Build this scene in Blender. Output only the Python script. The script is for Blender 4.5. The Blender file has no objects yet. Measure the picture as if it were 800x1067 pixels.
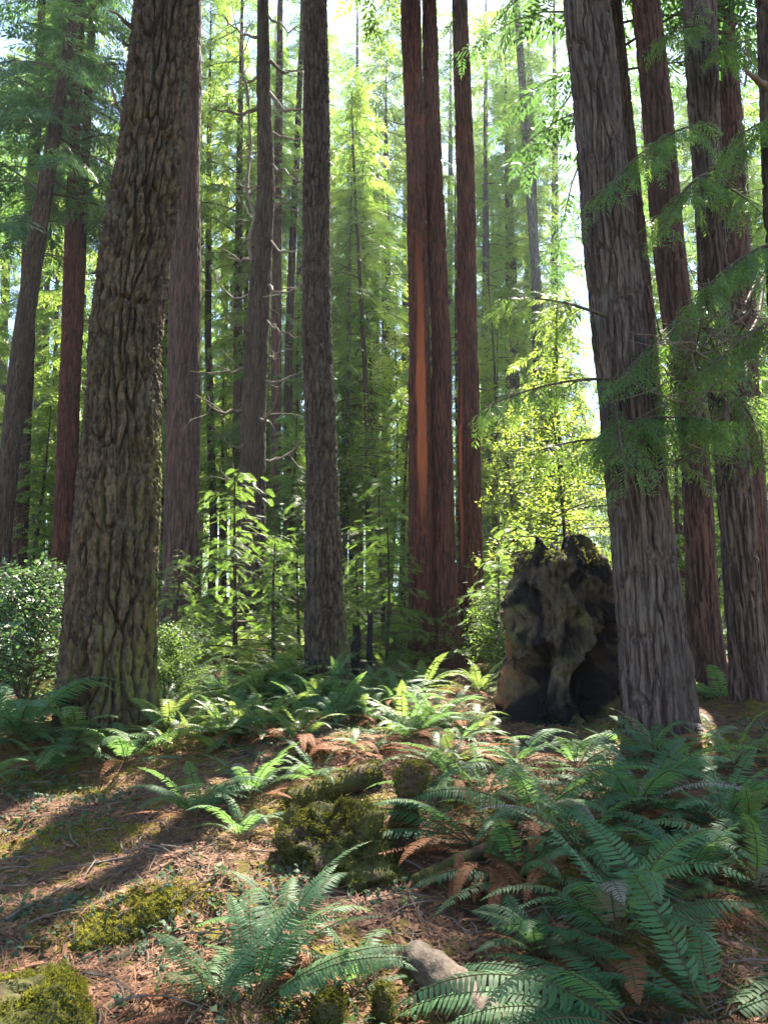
import bpy, math, random
import numpy as np
from mathutils import Vector, Matrix

random.seed(11)
rng = np.random.default_rng(11)
PI = math.pi
scene = bpy.context.scene
COL = scene.collection

# ------------------------------------------------------------------ camera model (used to survey the photo)
F, CX, CY = 802.0, 400.0, 533.5
TILT = math.radians(12)
CT, ST = math.cos(TILT), math.sin(TILT)
CAMZ = 1.6

def ray(px, py):
    xc, yc = (px - CX) / F, (CY - py) / F
    return np.array([xc, CT - ST * yc, ST + CT * yc])

def at(px, py, Y):
    r = ray(px, py)
    return np.array([0, 0, CAMZ]) + r * (Y / r[1])

def camdepth(p):
    return p[1] * CT + (p[2] - CAMZ) * ST

# ------------------------------------------------------------------ noise
_prm = np.random.default_rng(5).permutation(256)
_prm = np.concatenate([_prm, _prm, _prm])
_g = np.random.default_rng(6).normal(size=(256, 3))
_g /= np.linalg.norm(_g, axis=1)[:, None]

def perlin(p):
    p = np.asarray(p, float)
    i = np.floor(p).astype(np.int64)
    f = p - i
    u = f * f * f * (f * (f * 6 - 15) + 10)
    i &= 255
    out = 0
    for dx in (0, 1):
        wx = u[:, 0] if dx else 1 - u[:, 0]
        for dy in (0, 1):
            wy = u[:, 1] if dy else 1 - u[:, 1]
            for dz in (0, 1):
                wz = u[:, 2] if dz else 1 - u[:, 2]
                h = _prm[_prm[_prm[i[:, 0] + dx] + i[:, 1] + dy] + i[:, 2] + dz]
                gr = _g[h]
                d = gr[:, 0] * (f[:, 0] - dx) + gr[:, 1] * (f[:, 1] - dy) + gr[:, 2] * (f[:, 2] - dz)
                out = out + wx * wy * wz * d
    return out * 1.5

def fbm(p, n=3, g=2.03):
    p = np.asarray(p, float)
    a, s = 1.0, 0
    for k in range(n):
        s = s + a * perlin(p + 17.3 * k)
        p = p * g
        a *= 0.5
    return s

def cells(u, v, nu, seed=0):
    """F2-F1 of a cellular pattern, wrapping every nu cells in u"""
    iu, iv = np.floor(u).astype(np.int64), np.floor(v).astype(np.int64)
    f1 = np.full(u.shape, 9.); f2 = np.full(u.shape, 9.)
    for du in (-1, 0, 1):
        for dv in (-1, 0, 1):
            a, b = (iu + du) % nu, iv + dv
            h = _prm[(_prm[(a + seed) & 255] + b) & 255]
            h2 = _prm[(h + 71) & 255]
            d = np.hypot(iu + du + .5 + (h / 255 - .5) * .95 - u, iv + dv + .5 + (h2 / 255 - .5) * .95 - v)
            f2 = np.where(d < f1, f1, np.minimum(f2, d)); f1 = np.minimum(f1, d)
    return f2 - f1

# ------------------------------------------------------------------ terrain
_py = [-30, 0, 2, 3.4, 5, 7, 8.5, 12, 14, 20, 30, 45, 70, 160]
_pz = [-0.9, 0, .06, .2, .44, .77, 1.0, 1.5, 1.86, 2.85, 4.5, 6.0, 7.4, 9.5]
MOUNDS = []   # x, y, rx, ry, angle, height

def height(x, y):
    x = np.atleast_1d(np.asarray(x, float)); y = np.atleast_1d(np.asarray(y, float))
    z = np.interp(y, _py, _pz)
    p = np.stack([x, y, np.zeros_like(x)], 1)
    z = z + .22 * perlin(p * .33 + 3.7) + .12 * perlin(p * 1.05 + 9.1) + .05 * perlin(p * 3.1 + 1.3)
    for (mx, my, rx, ry, an, hh) in MOUNDS:
        c, s = math.cos(an), math.sin(an)
        u = ((x - mx) * c + (y - my) * s) / rx
        v = (-(x - mx) * s + (y - my) * c) / ry
        z = z + hh * np.exp(-(u * u + v * v) * 1.2)
    return z

def gz(x, y):
    return float(height(x, y)[0])

def ground(px, py):
    """where the sight line of a photo pixel meets the ground"""
    r = ray(px, py)
    Y = np.linspace(1.2, 60, 2400)
    x = r[0] / r[1] * Y
    z = CAMZ + r[2] / r[1] * Y
    d = z - height(x, Y)
    k = np.argmax(d < 0)
    return np.array([x[k], Y[k], float(height(x[k], Y[k])[0])])

for (px, py, rx, ry, an, hh) in [(140, 950, .62, .2, .35, .10), (60, 850, .9, .3, .2, .08), (430, 790, .8, .4, 0, .12), (260, 800, .8, .4, .2, .08)]:
    g = ground(px, py)
    MOUNDS.append((g[0], g[1], rx, ry, an, hh))

for (px, Y0, rx, hh) in [(112, 8.3, 1.0, .16), (682, 8.6, .9, .14), (342, 11.5, .8, .12), (783, 10, .8, .12), (187, 15.5, 1.2, .15)]:
    p = at(px, 740, Y0)
    MOUNDS.append((p[0], Y0, rx, rx, 0, hh))

# ------------------------------------------------------------------ mesh helpers
def mesh_np(name, V, Q, mats, mi=None, smooth=False, attrs=None):
    V = np.asarray(V, np.float32); Q = np.asarray(Q, np.int32)
    me = bpy.data.meshes.new(name)
    me.vertices.add(len(V)); me.vertices.foreach_set('co', V.ravel())
    me.loops.add(Q.size); me.loops.foreach_set('vertex_index', Q.ravel())
    me.polygons.add(len(Q))
    me.polygons.foreach_set('loop_start', np.arange(0, Q.size, 4, dtype=np.int32))
    me.polygons.foreach_set('loop_total', np.full(len(Q), 4, np.int32))
    for m in mats: me.materials.append(m)
    if mi is not None: me.polygons.foreach_set('material_index', np.asarray(mi, np.int32))
    me.polygons.foreach_set('use_smooth', np.full(len(Q), bool(smooth)))
    for k, v in (attrs or {}).items():
        a = me.attributes.new(k, 'FLOAT', 'POINT'); a.data.foreach_set('value', np.asarray(v, np.float32))
    me.update(calc_edges=True)
    return me

def link(name, me, parent=None, loc=None, rot=None, scale=None, label=None, cat=None, group=None, kind=None):
    o = bpy.data.objects.new(name, me)
    COL.objects.link(o)
    if parent is not None: o.parent = parent
    if loc is not None: o.location = loc
    if rot is not None: o.rotation_euler = rot
    if scale is not None: o.scale = scale if hasattr(scale, '__len__') else (scale,) * 3
    tag(o, label, cat, group, kind)
    return o

def tag(o, label=None, cat=None, group=None, kind=None):
    if label: o['label'] = label
    if cat: o['category'] = cat
    if group: o['group'] = group
    if kind: o['kind'] = kind

class Geo:
    def __init__(s): s.V = []; s.Q = []; s.M = []; s.n = 0
    def add(s, V, Q, m=0):
        s.V.append(np.asarray(V, float)); s.Q.append(np.asarray(Q) + s.n); s.M.append(np.full(len(Q), m)); s.n += len(V)
    def mesh(s, name, mats, smooth=False):
        return mesh_np(name, np.concatenate(s.V), np.concatenate(s.Q), mats, np.concatenate(s.M), smooth)

def nrm(a):
    return a / np.maximum(np.linalg.norm(a, axis=-1, keepdims=True), 1e-9)

def tube(pts, rad, n=6, jit=0.0):
    pts = np.asarray(pts, float); rad = np.asarray(rad, float)
    d = nrm(np.gradient(pts, axis=0))
    ref = np.where(np.abs(d[:, 2:3]) > .9, np.array([[1., 0, 0]]), np.array([[0, 0, 1.]]))
    a = nrm(np.cross(d, ref)); b = np.cross(d, a)
    th = np.arange(n) / n * 2 * PI
    r = rad[:, None] * (1 + jit * rng.normal(size=(len(pts), n)))
    V = pts[:, None] + (np.cos(th)[None, :, None] * a[:, None] + np.sin(th)[None, :, None] * b[:, None]) * r[..., None]
    m = len(pts)
    i = np.arange(m - 1)[:, None] * n; j = np.arange(n)[None]; j2 = (j + 1) % n
    Q = np.stack([i + j, i + j2, i + n + j2, i + n + j], -1).reshape(-1, 4)
    return V.reshape(-1, 3), Q

def grid_quads(m, n, wrap=True):
    i = np.arange(m - 1)[:, None] * n
    j = np.arange(n if wrap else n - 1)[None]; j2 = (j + 1) % n
    return np.stack([i + j, i + j2, i + n + j2, i + n + j], -1).reshape(-1, 4)

def scatter(TV, TQ, pos, fwd, up, sc):
    """copies of a leaf template: x = side, y = forward, z = face normal"""
    fwd = nrm(fwd); side = nrm(np.cross(fwd, up)); n2 = np.cross(side, fwd)
    sc = np.asarray(sc)[:, None, None]
    V = pos[:, None] + sc * (TV[None, :, 0:1] * side[:, None] + TV[None, :, 1:2] * fwd[:, None] + TV[None, :, 2:3] * n2[:, None])
    Q = TQ[None] + (np.arange(len(pos)) * len(TV))[:, None, None]
    return V.reshape(-1, 3), Q.reshape(-1, 4)

# ------------------------------------------------------------------ materials
def newmat(name):
    m = bpy.data.materials.new(name); m.use_nodes = True
    nt = m.node_tree; nt.nodes.clear()
    return m, nt, nt.nodes.new('ShaderNodeOutputMaterial')

def N(nt, t, **kw):
    n = nt.nodes.new(t)
    for k, v in kw.items():
        if k in n.inputs: n.inputs[k].default_value = v
        else: setattr(n, k, v)
    return n

def mix(nt, fac, a, b, mode='MIX'):
    n = nt.nodes.new('ShaderNodeMix'); n.data_type = 'RGBA'; n.blend_type = mode
    for s, v in ((n.inputs['Factor'], fac), (n.inputs['A'], a), (n.inputs['B'], b)):
        pass
    ins = [i for i in n.inputs if i.enabled]
    for s, v in zip((ins[0], ins[1], ins[2]), (fac, a, b)):
        if hasattr(v, 'node'): nt.links.new(v, s)
        elif isinstance(v, (tuple, list)): s.default_value = (*v[:3], 1)
        else: s.default_value = v
    return [o for o in n.outputs if o.enabled][0]

def ramp(nt, src, lo, hi, a=0.0, b=1.0):
    n = N(nt, 'ShaderNodeMapRange'); n.inputs['From Min'].default_value = lo; n.inputs['From Max'].default_value = hi
    n.inputs['To Min'].default_value = a; n.inputs['To Max'].default_value = b
    nt.links.new(src, n.inputs['Value'])
    return n.outputs['Result']

def noise(nt, vec, scale, detail=3, rough=.55, stretch=None):
    if stretch:
        mp = N(nt, 'ShaderNodeMapping'); mp.inputs['Scale'].default_value = stretch
        nt.links.new(vec, mp.inputs['Vector']); vec = mp.outputs['Vector']
    n = N(nt, 'ShaderNodeTexNoise'); n.inputs['Scale'].default_value = scale
    n.inputs['Detail'].default_value = detail; n.inputs['Roughness'].default_value = rough
    nt.links.new(vec, n.inputs['Vector'])
    return n.outputs['Fac']

def math_(nt, op, a, b=0.0):
    n = N(nt, 'ShaderNodeMath', operation=op)
    for s, v in zip(n.inputs, (a, b)):
        if hasattr(v, 'node'): nt.links.new(v, s)
        else: s.default_value = v
    return n.outputs[0]

BK = .6
def bark_mat(name, c1, c2, lichen=None, lich=0.5, moss=None, moss_lo=.55, moss_top=8.0, stretch=.12, scale=9, sun_strip_col=None, rough=.92):
    c1, c2 = [tuple(x * BK for x in c) for c in (c1, c2)]
    lichen = lichen and tuple(x * BK for x in lichen)
    m, nt, out = newmat(name)
    tc = N(nt, 'ShaderNodeTexCoord').outputs['Object']
    fine = noise(nt, tc, scale * 3, 5, .65, (1, 1, stretch))
    big = noise(nt, tc, 1.7, 3, .6, (1, 1, .35))
    col = mix(nt, ramp(nt, fine, .40, .58), c1, tuple(x * .5 for x in c2))
    col = mix(nt, ramp(nt, big, .35, .7, 0, .55), col, tuple(x * .55 for x in c2), 'MIX')
    if lichen:
        l = noise(nt, tc, 3.3, 5, .7, (1, 1, .5))
        col = mix(nt, ramp(nt, l, .5, .68, 0, lich), col, lichen)
    if sun_strip_col:  # orange-red mixed into the bark colour in place of sunlight
        at_ = N(nt, 'ShaderNodeAttribute', attribute_name='sunlit_strip').outputs['Fac']
        col = mix(nt, math_(nt, 'MULTIPLY', at_, ramp(nt, fine, .25, .6, .55, 1)), col, sun_strip_col)
    if moss:
        l = noise(nt, tc, 2.1, 5, .7, (1, 1, .45))
        sx = N(nt, 'ShaderNodeSeparateXYZ'); nt.links.new(tc, sx.inputs[0])
        hgt = ramp(nt, sx.outputs['Z'], 0, moss_top, 0, .28)
        nrmn = N(nt, 'ShaderNodeSeparateXYZ'); nt.links.new(N(nt, 'ShaderNodeNewGeometry').outputs['Normal'], nrmn.inputs[0])
        side = ramp(nt, nrmn.outputs['X'], .1, 1, 0, .27)
        v = math_(nt, 'ADD', math_(nt, 'SUBTRACT', l, hgt), side)
        f2 = noise(nt, tc, 40, 3)
        mc = mix(nt, f2, moss, tuple(x * 1.7 for x in moss))
        col = mix(nt, ramp(nt, v, moss_lo - .1, moss_lo + .1, 0, .85), col, mc)
    b = N(nt, 'ShaderNodeBsdfPrincipled', Roughness=rough)
    b.inputs['Specular IOR Level'].default_value = .25
    nt.links.new(col, b.inputs['Base Color'])
    bm = N(nt, 'ShaderNodeBump', Strength=1.0, Distance=.035)
    nt.links.new(fine, bm.inputs['Height']); nt.links.new(bm.outputs[0], b.inputs['Normal'])
    nt.links.new(b.outputs[0], out.inputs[0])
    return m

def leaf_mat(name, c1, c2, trans, tw=.45, rough=.5, spec=.4, obj_rand=False):
    m, nt, out = newmat(name)
    rnd = N(nt, 'ShaderNodeObjectInfo').outputs['Random'] if obj_rand else N(nt, 'ShaderNodeNewGeometry').outputs['Random Per Island']
    tc = N(nt, 'ShaderNodeNewGeometry').outputs['Position']
    big = noise(nt, tc, .8, 2)
    f = math_(nt, 'ADD', math_(nt, 'MULTIPLY', rnd, .55), ramp(nt, big, .3, .7, 0, .45))
    col = mix(nt, f, c1, c2)
    tcol = mix(nt, f, tuple(x * .8 for x in trans), tuple(min(1, x * 1.25) for x in trans))
    b = N(nt, 'ShaderNodeBsdfPrincipled', Roughness=rough)
    b.inputs['Specular IOR Level'].default_value = spec
    nt.links.new(col, b.inputs['Base Color'])
    t = N(nt, 'ShaderNodeBsdfTranslucent'); nt.links.new(tcol, t.inputs['Color'])
    ms = N(nt, 'ShaderNodeMixShader', Fac=tw)
    nt.links.new(b.outputs[0], ms.inputs[1]); nt.links.new(t.outputs[0], ms.inputs[2])
    nt.links.new(ms.outputs[0], out.inputs[0])
    return m

def wood_mat(name, c1, c2, scale=8, stretch=(1, 1, 1), moss=None, mlo=.5, mhi=.62, rough=.9, bump=.6):
    m, nt, out = newmat(name)
    tc = N(nt, 'ShaderNodeTexCoord').outputs['Object']
    a = noise(nt, tc, scale, 5, .65, stretch)
    col = mix(nt, ramp(nt, a, .35, .65), c1, c2)
    if moss:
        l = noise(nt, tc, 3.2, 4, .65)
        f2 = noise(nt, tc, 60, 3)
        col = mix(nt, ramp(nt, l, mlo, mhi), col, mix(nt, f2, tuple(x * .6 for x in moss), tuple(x * 1.5 for x in moss)))
    b = N(nt, 'ShaderNodeBsdfPrincipled', Roughness=rough); b.inputs['Specular IOR Level'].default_value = .2
    nt.links.new(col, b.inputs['Base Color'])
    bm = N(nt, 'ShaderNodeBump', Strength=bump, Distance=.02)
    nt.links.new(noise(nt, tc, scale * 3, 5, .7, stretch), bm.inputs['Height']); nt.links.new(bm.outputs[0], b.inputs['Normal'])
    nt.links.new(b.outputs[0], out.inputs[0])
    return m

MOSS = (.085, .095, .014)
M = {}
M['fir_moss'] = bark_mat('fir_bark_mossy', (.21, .14, .082), (.095, .062, .04), lichen=(.16, .16, .11), lich=.45, moss=(.085, .080, .018), moss_lo=.665, moss_top=9, stretch=.3, scale=6)
M['fir'] = bark_mat('fir_bark', (.18, .125, .09), (.085, .058, .045), lichen=(.16, .15, .12), lich=.4, moss=(.07, .075, .02), moss_lo=.66, moss_top=6, stretch=.25, scale=8)
M['redwood'] = bark_mat('redwood_bark', (.25, .085, .052), (.09, .036, .028), stretch=.06, scale=10, sun_strip_col=(.38, .105, .04))
M['redwood_far'] = bark_mat('redwood_bark_weathered', (.215, .118, .09), (.10, .056, .046), stretch=.08, scale=8)
M['grey'] = bark_mat('grey_redwood_bark', (.25, .18, .15), (.105, .07, .06), lichen=(.2, .19, .16), lich=.5, stretch=.06, scale=9)
M['brown'] = bark_mat('brown_bark', (.17, .11, .075), (.08, .052, .04), lichen=(.13, .13, .09), lich=.4, stretch=.1, scale=9)
M['pale'] = bark_mat('pale_bark', (.24, .21, .18), (.14, .115, .10), stretch=.15, scale=8)
M['twig'] = wood_mat('dead_twig_bark', (.10, .075, .055), (.18, .15, .12), 14, (1, 1, 1))
M['branch'] = wood_mat('branch_bark', (.055, .04, .03), (.10, .075, .055), 14)
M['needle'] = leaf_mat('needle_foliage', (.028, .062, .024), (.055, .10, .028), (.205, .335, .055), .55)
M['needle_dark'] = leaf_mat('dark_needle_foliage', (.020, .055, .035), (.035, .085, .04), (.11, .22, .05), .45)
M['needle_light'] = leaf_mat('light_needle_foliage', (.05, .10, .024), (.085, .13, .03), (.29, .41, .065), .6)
M['bough'] = leaf_mat('bough_foliage', (.035, .080, .032), (.07, .12, .04), (.22, .38, .06), .5)
M['hemlock'] = leaf_mat('hemlock_foliage', (.045, .10, .035), (.08, .14, .035), (.23, .37, .06), .52)
M['broad'] = leaf_mat('broad_leaf', (.06, .105, .022), (.10, .13, .028), (.33, .43, .055), .6)
M['shrub'] = leaf_mat('shrub_leaf', (.03, .075, .03), (.06, .115, .045), (.12, .22, .05), .35, .4, .5)
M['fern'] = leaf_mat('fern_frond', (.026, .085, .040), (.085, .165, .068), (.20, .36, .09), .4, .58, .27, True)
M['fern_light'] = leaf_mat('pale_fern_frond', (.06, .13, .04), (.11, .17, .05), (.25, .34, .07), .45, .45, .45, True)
M['fern_dead'] = leaf_mat('dead_fern_frond', (.17, .062, .026), (.32, .13, .055), (.38, .14, .05), .3, .7, .2, True)
M['fern_grey'] = leaf_mat('withered_fern_frond', (.20, .17, .13), (.28, .23, .18), (.22, .18, .12), .3, .7, .2, True)
M['fern_stem'] = wood_mat('fern_stalk', (.10, .075, .03), (.06, .05, .02), 20)
M['cover'] = leaf_mat('ground_leaf', (.03, .06, .032), (.06, .095, .045), (.10, .17, .05), .3, .6, .2)
M['litter'] = leaf_mat('leaf_litter', (.08, .035, .022), (.30, .15, .08), (.26, .11, .04), .2, .7, .25)
M['moss_tuft'] = leaf_mat('moss_tuft', (.06, .075, .012), (.13, .125, .02), (.24, .24, .03), .4, .8, .1)
M['moss_log'] = wood_mat('mossy_wood', (.10, .06, .04), (.04, .026, .02), 10, moss=(.05, .05, .012), mlo=.40, mhi=.5)
M['moss_dark'] = leaf_mat('dark_moss_tuft', (.035, .040, .010), (.085, .085, .018), (.15, .15, .025), .35, .85, .1)
M['moss_gold'] = leaf_mat('gold_moss_tuft', (.11, .11, .015), (.22, .19, .03), (.34, .32, .04), .4, .8, .1)
M['grey_log'] = wood_mat('weathered_log', (.15, .115, .09), (.06, .045, .036), 9, (3, 1.2, 3))
M['rot'] = wood_mat('rotten_wood', (.24, .10, .045), (.10, .045, .025), 12, (4, 4, .7))
M['char'] = wood_mat('charred_wood', (.012, .011, .011), (.035, .03, .028), 14, (3, 3, .6))

def stump_mat():
    m, nt, out = newmat('burnt_stump_wood')
    tc = N(nt, 'ShaderNodeTexCoord').outputs['Object']
    a = noise(nt, tc, 9, 6, .7, (1, 1, .4))
    col = mix(nt, ramp(nt, a, .35, .65), (.085, .062, .04), (.03, .022, .016))
    l = noise(nt, tc, 2.6, 5, .65)
    col = mix(nt, ramp(nt, l, .52, .62, 0, .75), col, (.10, .095, .035))
    c = N(nt, 'ShaderNodeAttribute', attribute_name='char').outputs['Fac']
    col = mix(nt, c, col, (.012, .010, .010))
    r = N(nt, 'ShaderNodeAttribute', attribute_name='sunlit_edge').outputs['Fac']
    col = mix(nt, r, col, (.22, .11, .045))
    b = N(nt, 'ShaderNodeBsdfPrincipled', Roughness=.9); b.inputs['Specular IOR Level'].default_value = .2
    nt.links.new(col, b.inputs['Base Color'])
    bm = N(nt, 'ShaderNodeBump', Strength=.9, Distance=.03)
    nt.links.new(noise(nt, tc, 22, 6, .7, (1, 1, .4)), bm.inputs['Height']); nt.links.new(bm.outputs[0], b.inputs['Normal'])
    nt.links.new(b.outputs[0], out.inputs[0])
    return m
M['stump'] = stump_mat()

def floor_mat():
    m, nt, out = newmat('forest_floor')
    tc = N(nt, 'ShaderNodeTexCoord').outputs['Object']
    a = noise(nt, tc, 26, 6, .7)
    b_ = noise(nt, tc, 3.1, 4, .6)
    col = mix(nt, ramp(nt, a, .36, .66), (.060, .038, .026), (.19, .105, .062))
    col = mix(nt, ramp(nt, b_, .45, .68, 0, .7), col, (.10, .060, .042))
    mo = N(nt, 'ShaderNodeAttribute', attribute_name='moss').outputs['Fac']
    f2 = noise(nt, tc, 70, 3)
    mv = math_(nt, 'ADD', mo, math_(nt, 'SUBTRACT', ramp(nt, noise(nt, tc, 7, 5, .7), .3, .7, 0, .8), .4))
    col = mix(nt, ramp(nt, mv, .4, .62), col, mix(nt, f2, (.08, .075, .012), (.20, .17, .025)))
    b = N(nt, 'ShaderNodeBsdfPrincipled', Roughness=.95); b.inputs['Specular IOR Level'].default_value = .15
    nt.links.new(col, b.inputs['Base Color'])
    bm = N(nt, 'ShaderNodeBump', Strength=.9, Distance=.03)
    nt.links.new(noise(nt, tc, 45, 6, .75), bm.inputs['Height']); nt.links.new(bm.outputs[0], b.inputs['Normal'])
    nt.links.new(b.outputs[0], out.inputs[0])
    return m
M['floor'] = floor_mat()

# ------------------------------------------------------------------ forest floor (one sheet)
def graded(lo, a, b, hi, step, growth):
    mid = list(np.arange(a, b, step)); L = []; s, v = step, a
    while v > lo: s *= growth; v -= s; L.append(max(v, lo))
    R = []; s, v = step, mid[-1]
    while v < hi: s *= growth; v += s; R.append(min(v, hi))
    return np.array(L[::-1] + mid + R)
gx = graded(-110, -5, 6, 110, .035, 1.13)
gy = graded(-16, 2.0, 13, 135, .035, 1.1)
X, Y_ = np.meshgrid(gx, gy)
x, y = X.ravel(), Y_.ravel()
z = height(x, y)
p3 = np.stack([x, y, z * 0], 1)
z = z + .022 * fbm(p3 * 6.0, 2) * 1.0 + .010 * fbm(p3 * 22, 2)
mossv = ramp_ = np.clip(.42 + .55 * fbm(p3 * .9 + 4.2, 2), 0, .6)
for (px, py, rx, ry, an, v) in [(140, 948, .55, .17, .35, 1.0), (60, 870, .9, .22, .2, .75), (30, 820, .9, .35, .1, .55), (150, 835, .5, .2, .2, .5), (300, 860, .45, .3, 0, .5), (155, 765, .5, .35, 0, .7), (345, 890, .5, .3, 0, .6)]:
    g = ground(px, py); c, s = math.cos(an), math.sin(an)
    u = ((x - g[0]) * c + (y - g[1]) * s) / rx; w = (-(x - g[0]) * s + (y - g[1]) * c) / ry
    mossv = np.maximum(mossv, v * np.exp(-(u * u + w * w)))
me = mesh_np('forest_floor', np.stack([x, y, z], 1), grid_quads(len(gy), len(gx), False), [M['floor']], smooth=True, attrs={'moss': mossv})
link('forest_floor', me, kind='structure')

# ------------------------------------------------------------------ trunks
STYLES = {  # plate width, plate length / width, relief, kind of bark
    'fir_moss': (.092, 2.6, .085, 'plate'), 'fir': (.075, 2.4, .05, 'plate'), 'redwood': (.075, 11, .04, 'fibre'),
    'redwood_far': (.07, 10, .03, 'fibre'), 'grey': (.085, 9, .055, 'fibre'), 'brown': (.07, 4.5, .03, 'plate'), 'pale': (.09, 3, .012, 'plate')}

def trunk_mesh(path, rad, base, style, pxw, flare=.35, red=None, top_vis=60):
    """path: list of points from low to high; rad: radii there"""
    path = np.asarray(path); rad = np.asarray(rad)
    z0, z1 = path[0, 2], path[-1, 2]
    nu = int(np.clip(pxw * 2.8, 14, 260))
    d0 = camdepth(path[1])
    stp = max(1.8 * d0 / F, .018)
    zs = []; v = z0
    while v < z1:
        zs.append(v); v += stp if v < top_vis else stp * 8
    zs = np.array(zs + [z1])
    cx = np.interp(zs, path[:, 2], path[:, 0]); cy = np.interp(zs, path[:, 2], path[:, 1]); r = np.interp(zs, path[:, 2], rad)
    k = max(3, int(.9 / stp)) | 1
    if len(zs) > 3 * k:
        ker = np.ones(k) / k
        sm = lambda a: np.convolve(np.pad(a, k // 2, mode='reflect', reflect_type='odd'), ker, 'valid')
        cx, cy, r = sm(cx), sm(cy), np.maximum(sm(r), .01)
    s = rng.uniform(0, 50)
    wob = np.stack([np.full_like(zs, s), zs * .35, zs * 0], 1)
    cx = cx + .12 * r * perlin(wob); cy = cy + .12 * r * perlin(wob + 9)
    th = np.arange(nu) / nu * 2 * PI
    hb = np.maximum(zs - base[2], -.2)
    fl = flare * np.exp(-hb / (1.6 * r[0] + .15))
    ph = rng.uniform(0, 6)
    R = r[:, None] * (1 + fl[:, None] * (1 + .45 * np.cos(5 * th + ph)[None] * 1.0 + .3 * np.cos(3 * th + ph * 2)[None]))
    T_, Z_ = np.meshgrid(th, zs)
    ux, uy = np.cos(T_), np.sin(T_)
    P = np.stack([(ux * R).ravel(), (uy * R).ravel(), Z_.ravel()], 1)
    R = R * (1 + .07 * perlin(P * np.array([1.2, 1.2, .25]) + s).reshape(R.shape))
    f, st, amp, mode = STYLES[style]
    amp = min(amp, r[0] * .21)
    wu = perlin(P * np.array([5, 5, 2.0]) + 31).reshape(R.shape); wv = perlin(P * np.array([4, 4, 1.5]) + 77).reshape(R.shape)
    wf = perlin(P * np.array([16, 16, 6]) + 3).reshape(R.shape)
    def plates(width, ratio, seed):
        nc = max(6, int(round(2 * PI * r[len(r) // 4] / width)))
        return cells(T_ / (2 * PI) * nc + (.5 if mode == 'plate' else .55) * wu + .16 * wf, Z_ / (width * ratio) + .5 * wv + s, nc, seed)
    c1 = plates(f, st, 3); c2 = plates(f * .5, st * .9, 11)
    fi = P * np.array([30, 30, 12 if mode == 'plate' else 3])
    fib = (perlin(fi) + .5 * perlin(fi * 2.2)).reshape(R.shape)
    big = perlin(P * np.array([2.2, 2.2, .9]) + 5).reshape(R.shape)
    sst = lambda e: np.clip(e, 0, 1) ** 2 * (3 - 2 * np.clip(e, 0, 1))
    if mode == 'plate':
        c3 = plates(f * 1.05, 8.5, 29)
        fur = sst(c3 / (.24 + .10 * big)); brk = sst(c1 / .22)
        dsp = fur * (.95 + .3 * big) + .26 * fur * brk + .18 * np.clip(c2 / .3, 0, 1) - 1.05 + .2 * fib + .12 * perlin(P * np.array([60, 60, 14])).reshape(R.shape)
    else:
        edge = sst(c1 / (.30 + .10 * big))
        dsp = edge * (.85 + .35 * big) + .28 * np.clip(c2 / .3, 0, 1) - .75 + .14 * fib
    R = R + amp * dsp.reshape(R.shape)
    V = np.stack([(cx[:, None] + ux * R).ravel(), (cy[:, None] + uy * R).ravel(), Z_.ravel()], 1) - base
    attrs = None
    if red:  # strip of sunlight painted onto the redwood bark as orange-red
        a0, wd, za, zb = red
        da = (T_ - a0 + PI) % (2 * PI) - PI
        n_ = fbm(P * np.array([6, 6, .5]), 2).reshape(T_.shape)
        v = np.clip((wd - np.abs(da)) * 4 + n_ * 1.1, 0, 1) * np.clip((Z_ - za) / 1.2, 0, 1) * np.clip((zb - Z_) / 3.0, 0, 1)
        attrs = {'sunlit_strip': v.ravel()}
    return mesh_np('trunk', V, grid_quads(len(zs), nu), [M[style]], smooth=True, attrs=attrs), (zs, cx, cy, r)

# ------------------------------------------------------------------ foliage templates
def rhomb(p, d, n, L, w, fold=0.0):
    d = nrm(np.array(d, float)); s = nrm(np.cross(d, n))
    p = np.array(p, float)
    return np.array([p, p + d * L * .45 + s * w / 2 - np.array([0, 0, fold * w]), p + d * L, p + d * L * .45 - s * w / 2 - np.array([0, 0, fold * w])])

def spray_coarse(seed):
    r = np.random.default_rng(seed); V = []
    for k in range(6):
        t = k / 6 * .42
        L = .20 * (1 - .55 * k / 6)
        for sg in (-1, 1):
            a = math.radians(r.uniform(38, 62))
            V.append(rhomb((0, t, -.25 * t * t), (sg * math.sin(a), math.cos(a), -r.uniform(.05, .4)), (0, 0, 1), L * r.uniform(.8, 1.2), .042 * r.uniform(.8, 1.3)))
    V.append(rhomb((0, .36, -.03), (0, 1, -.3), (0, 0, 1), .2, .04))
    V = np.concatenate(V)
    return V, np.arange(len(V)).reshape(-1, 4)

def spray_fine(seed):
    r = np.random.default_rng(seed); V = []
    for k in range(9):
        t = .03 + k / 9 * .42
        L = .15 * (1 - .6 * k / 9) * r.uniform(.7, 1.2)
        for sg in (-1, 1):
            a = math.radians(r.uniform(45, 62)); d = np.array([sg * math.sin(a), math.cos(a), -r.uniform(.05, .3)])
            b = np.array([0, t, -.35 * t * t])
            V.append(rhomb(b, d, (0, 0, 1), L, .008))
            for j in range(4):
                q = b + d * L * (j + .6) / 4.6
                for s2 in (-1, 1):
                    a2 = math.atan2(d[0], d[1]) + s2 * .8
                    V.append(rhomb(q, (math.sin(a2), math.cos(a2), d[2] - .05), (0, 0, 1), .042 * (1 - .12 * j), .0085))
    V.append(rhomb((0, 0, 0), (0, 1, -.15), (0, 0, 1), .5, .014))
    V = np.concatenate(V)
    return V, np.arange(len(V)).reshape(-1, 4)

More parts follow.
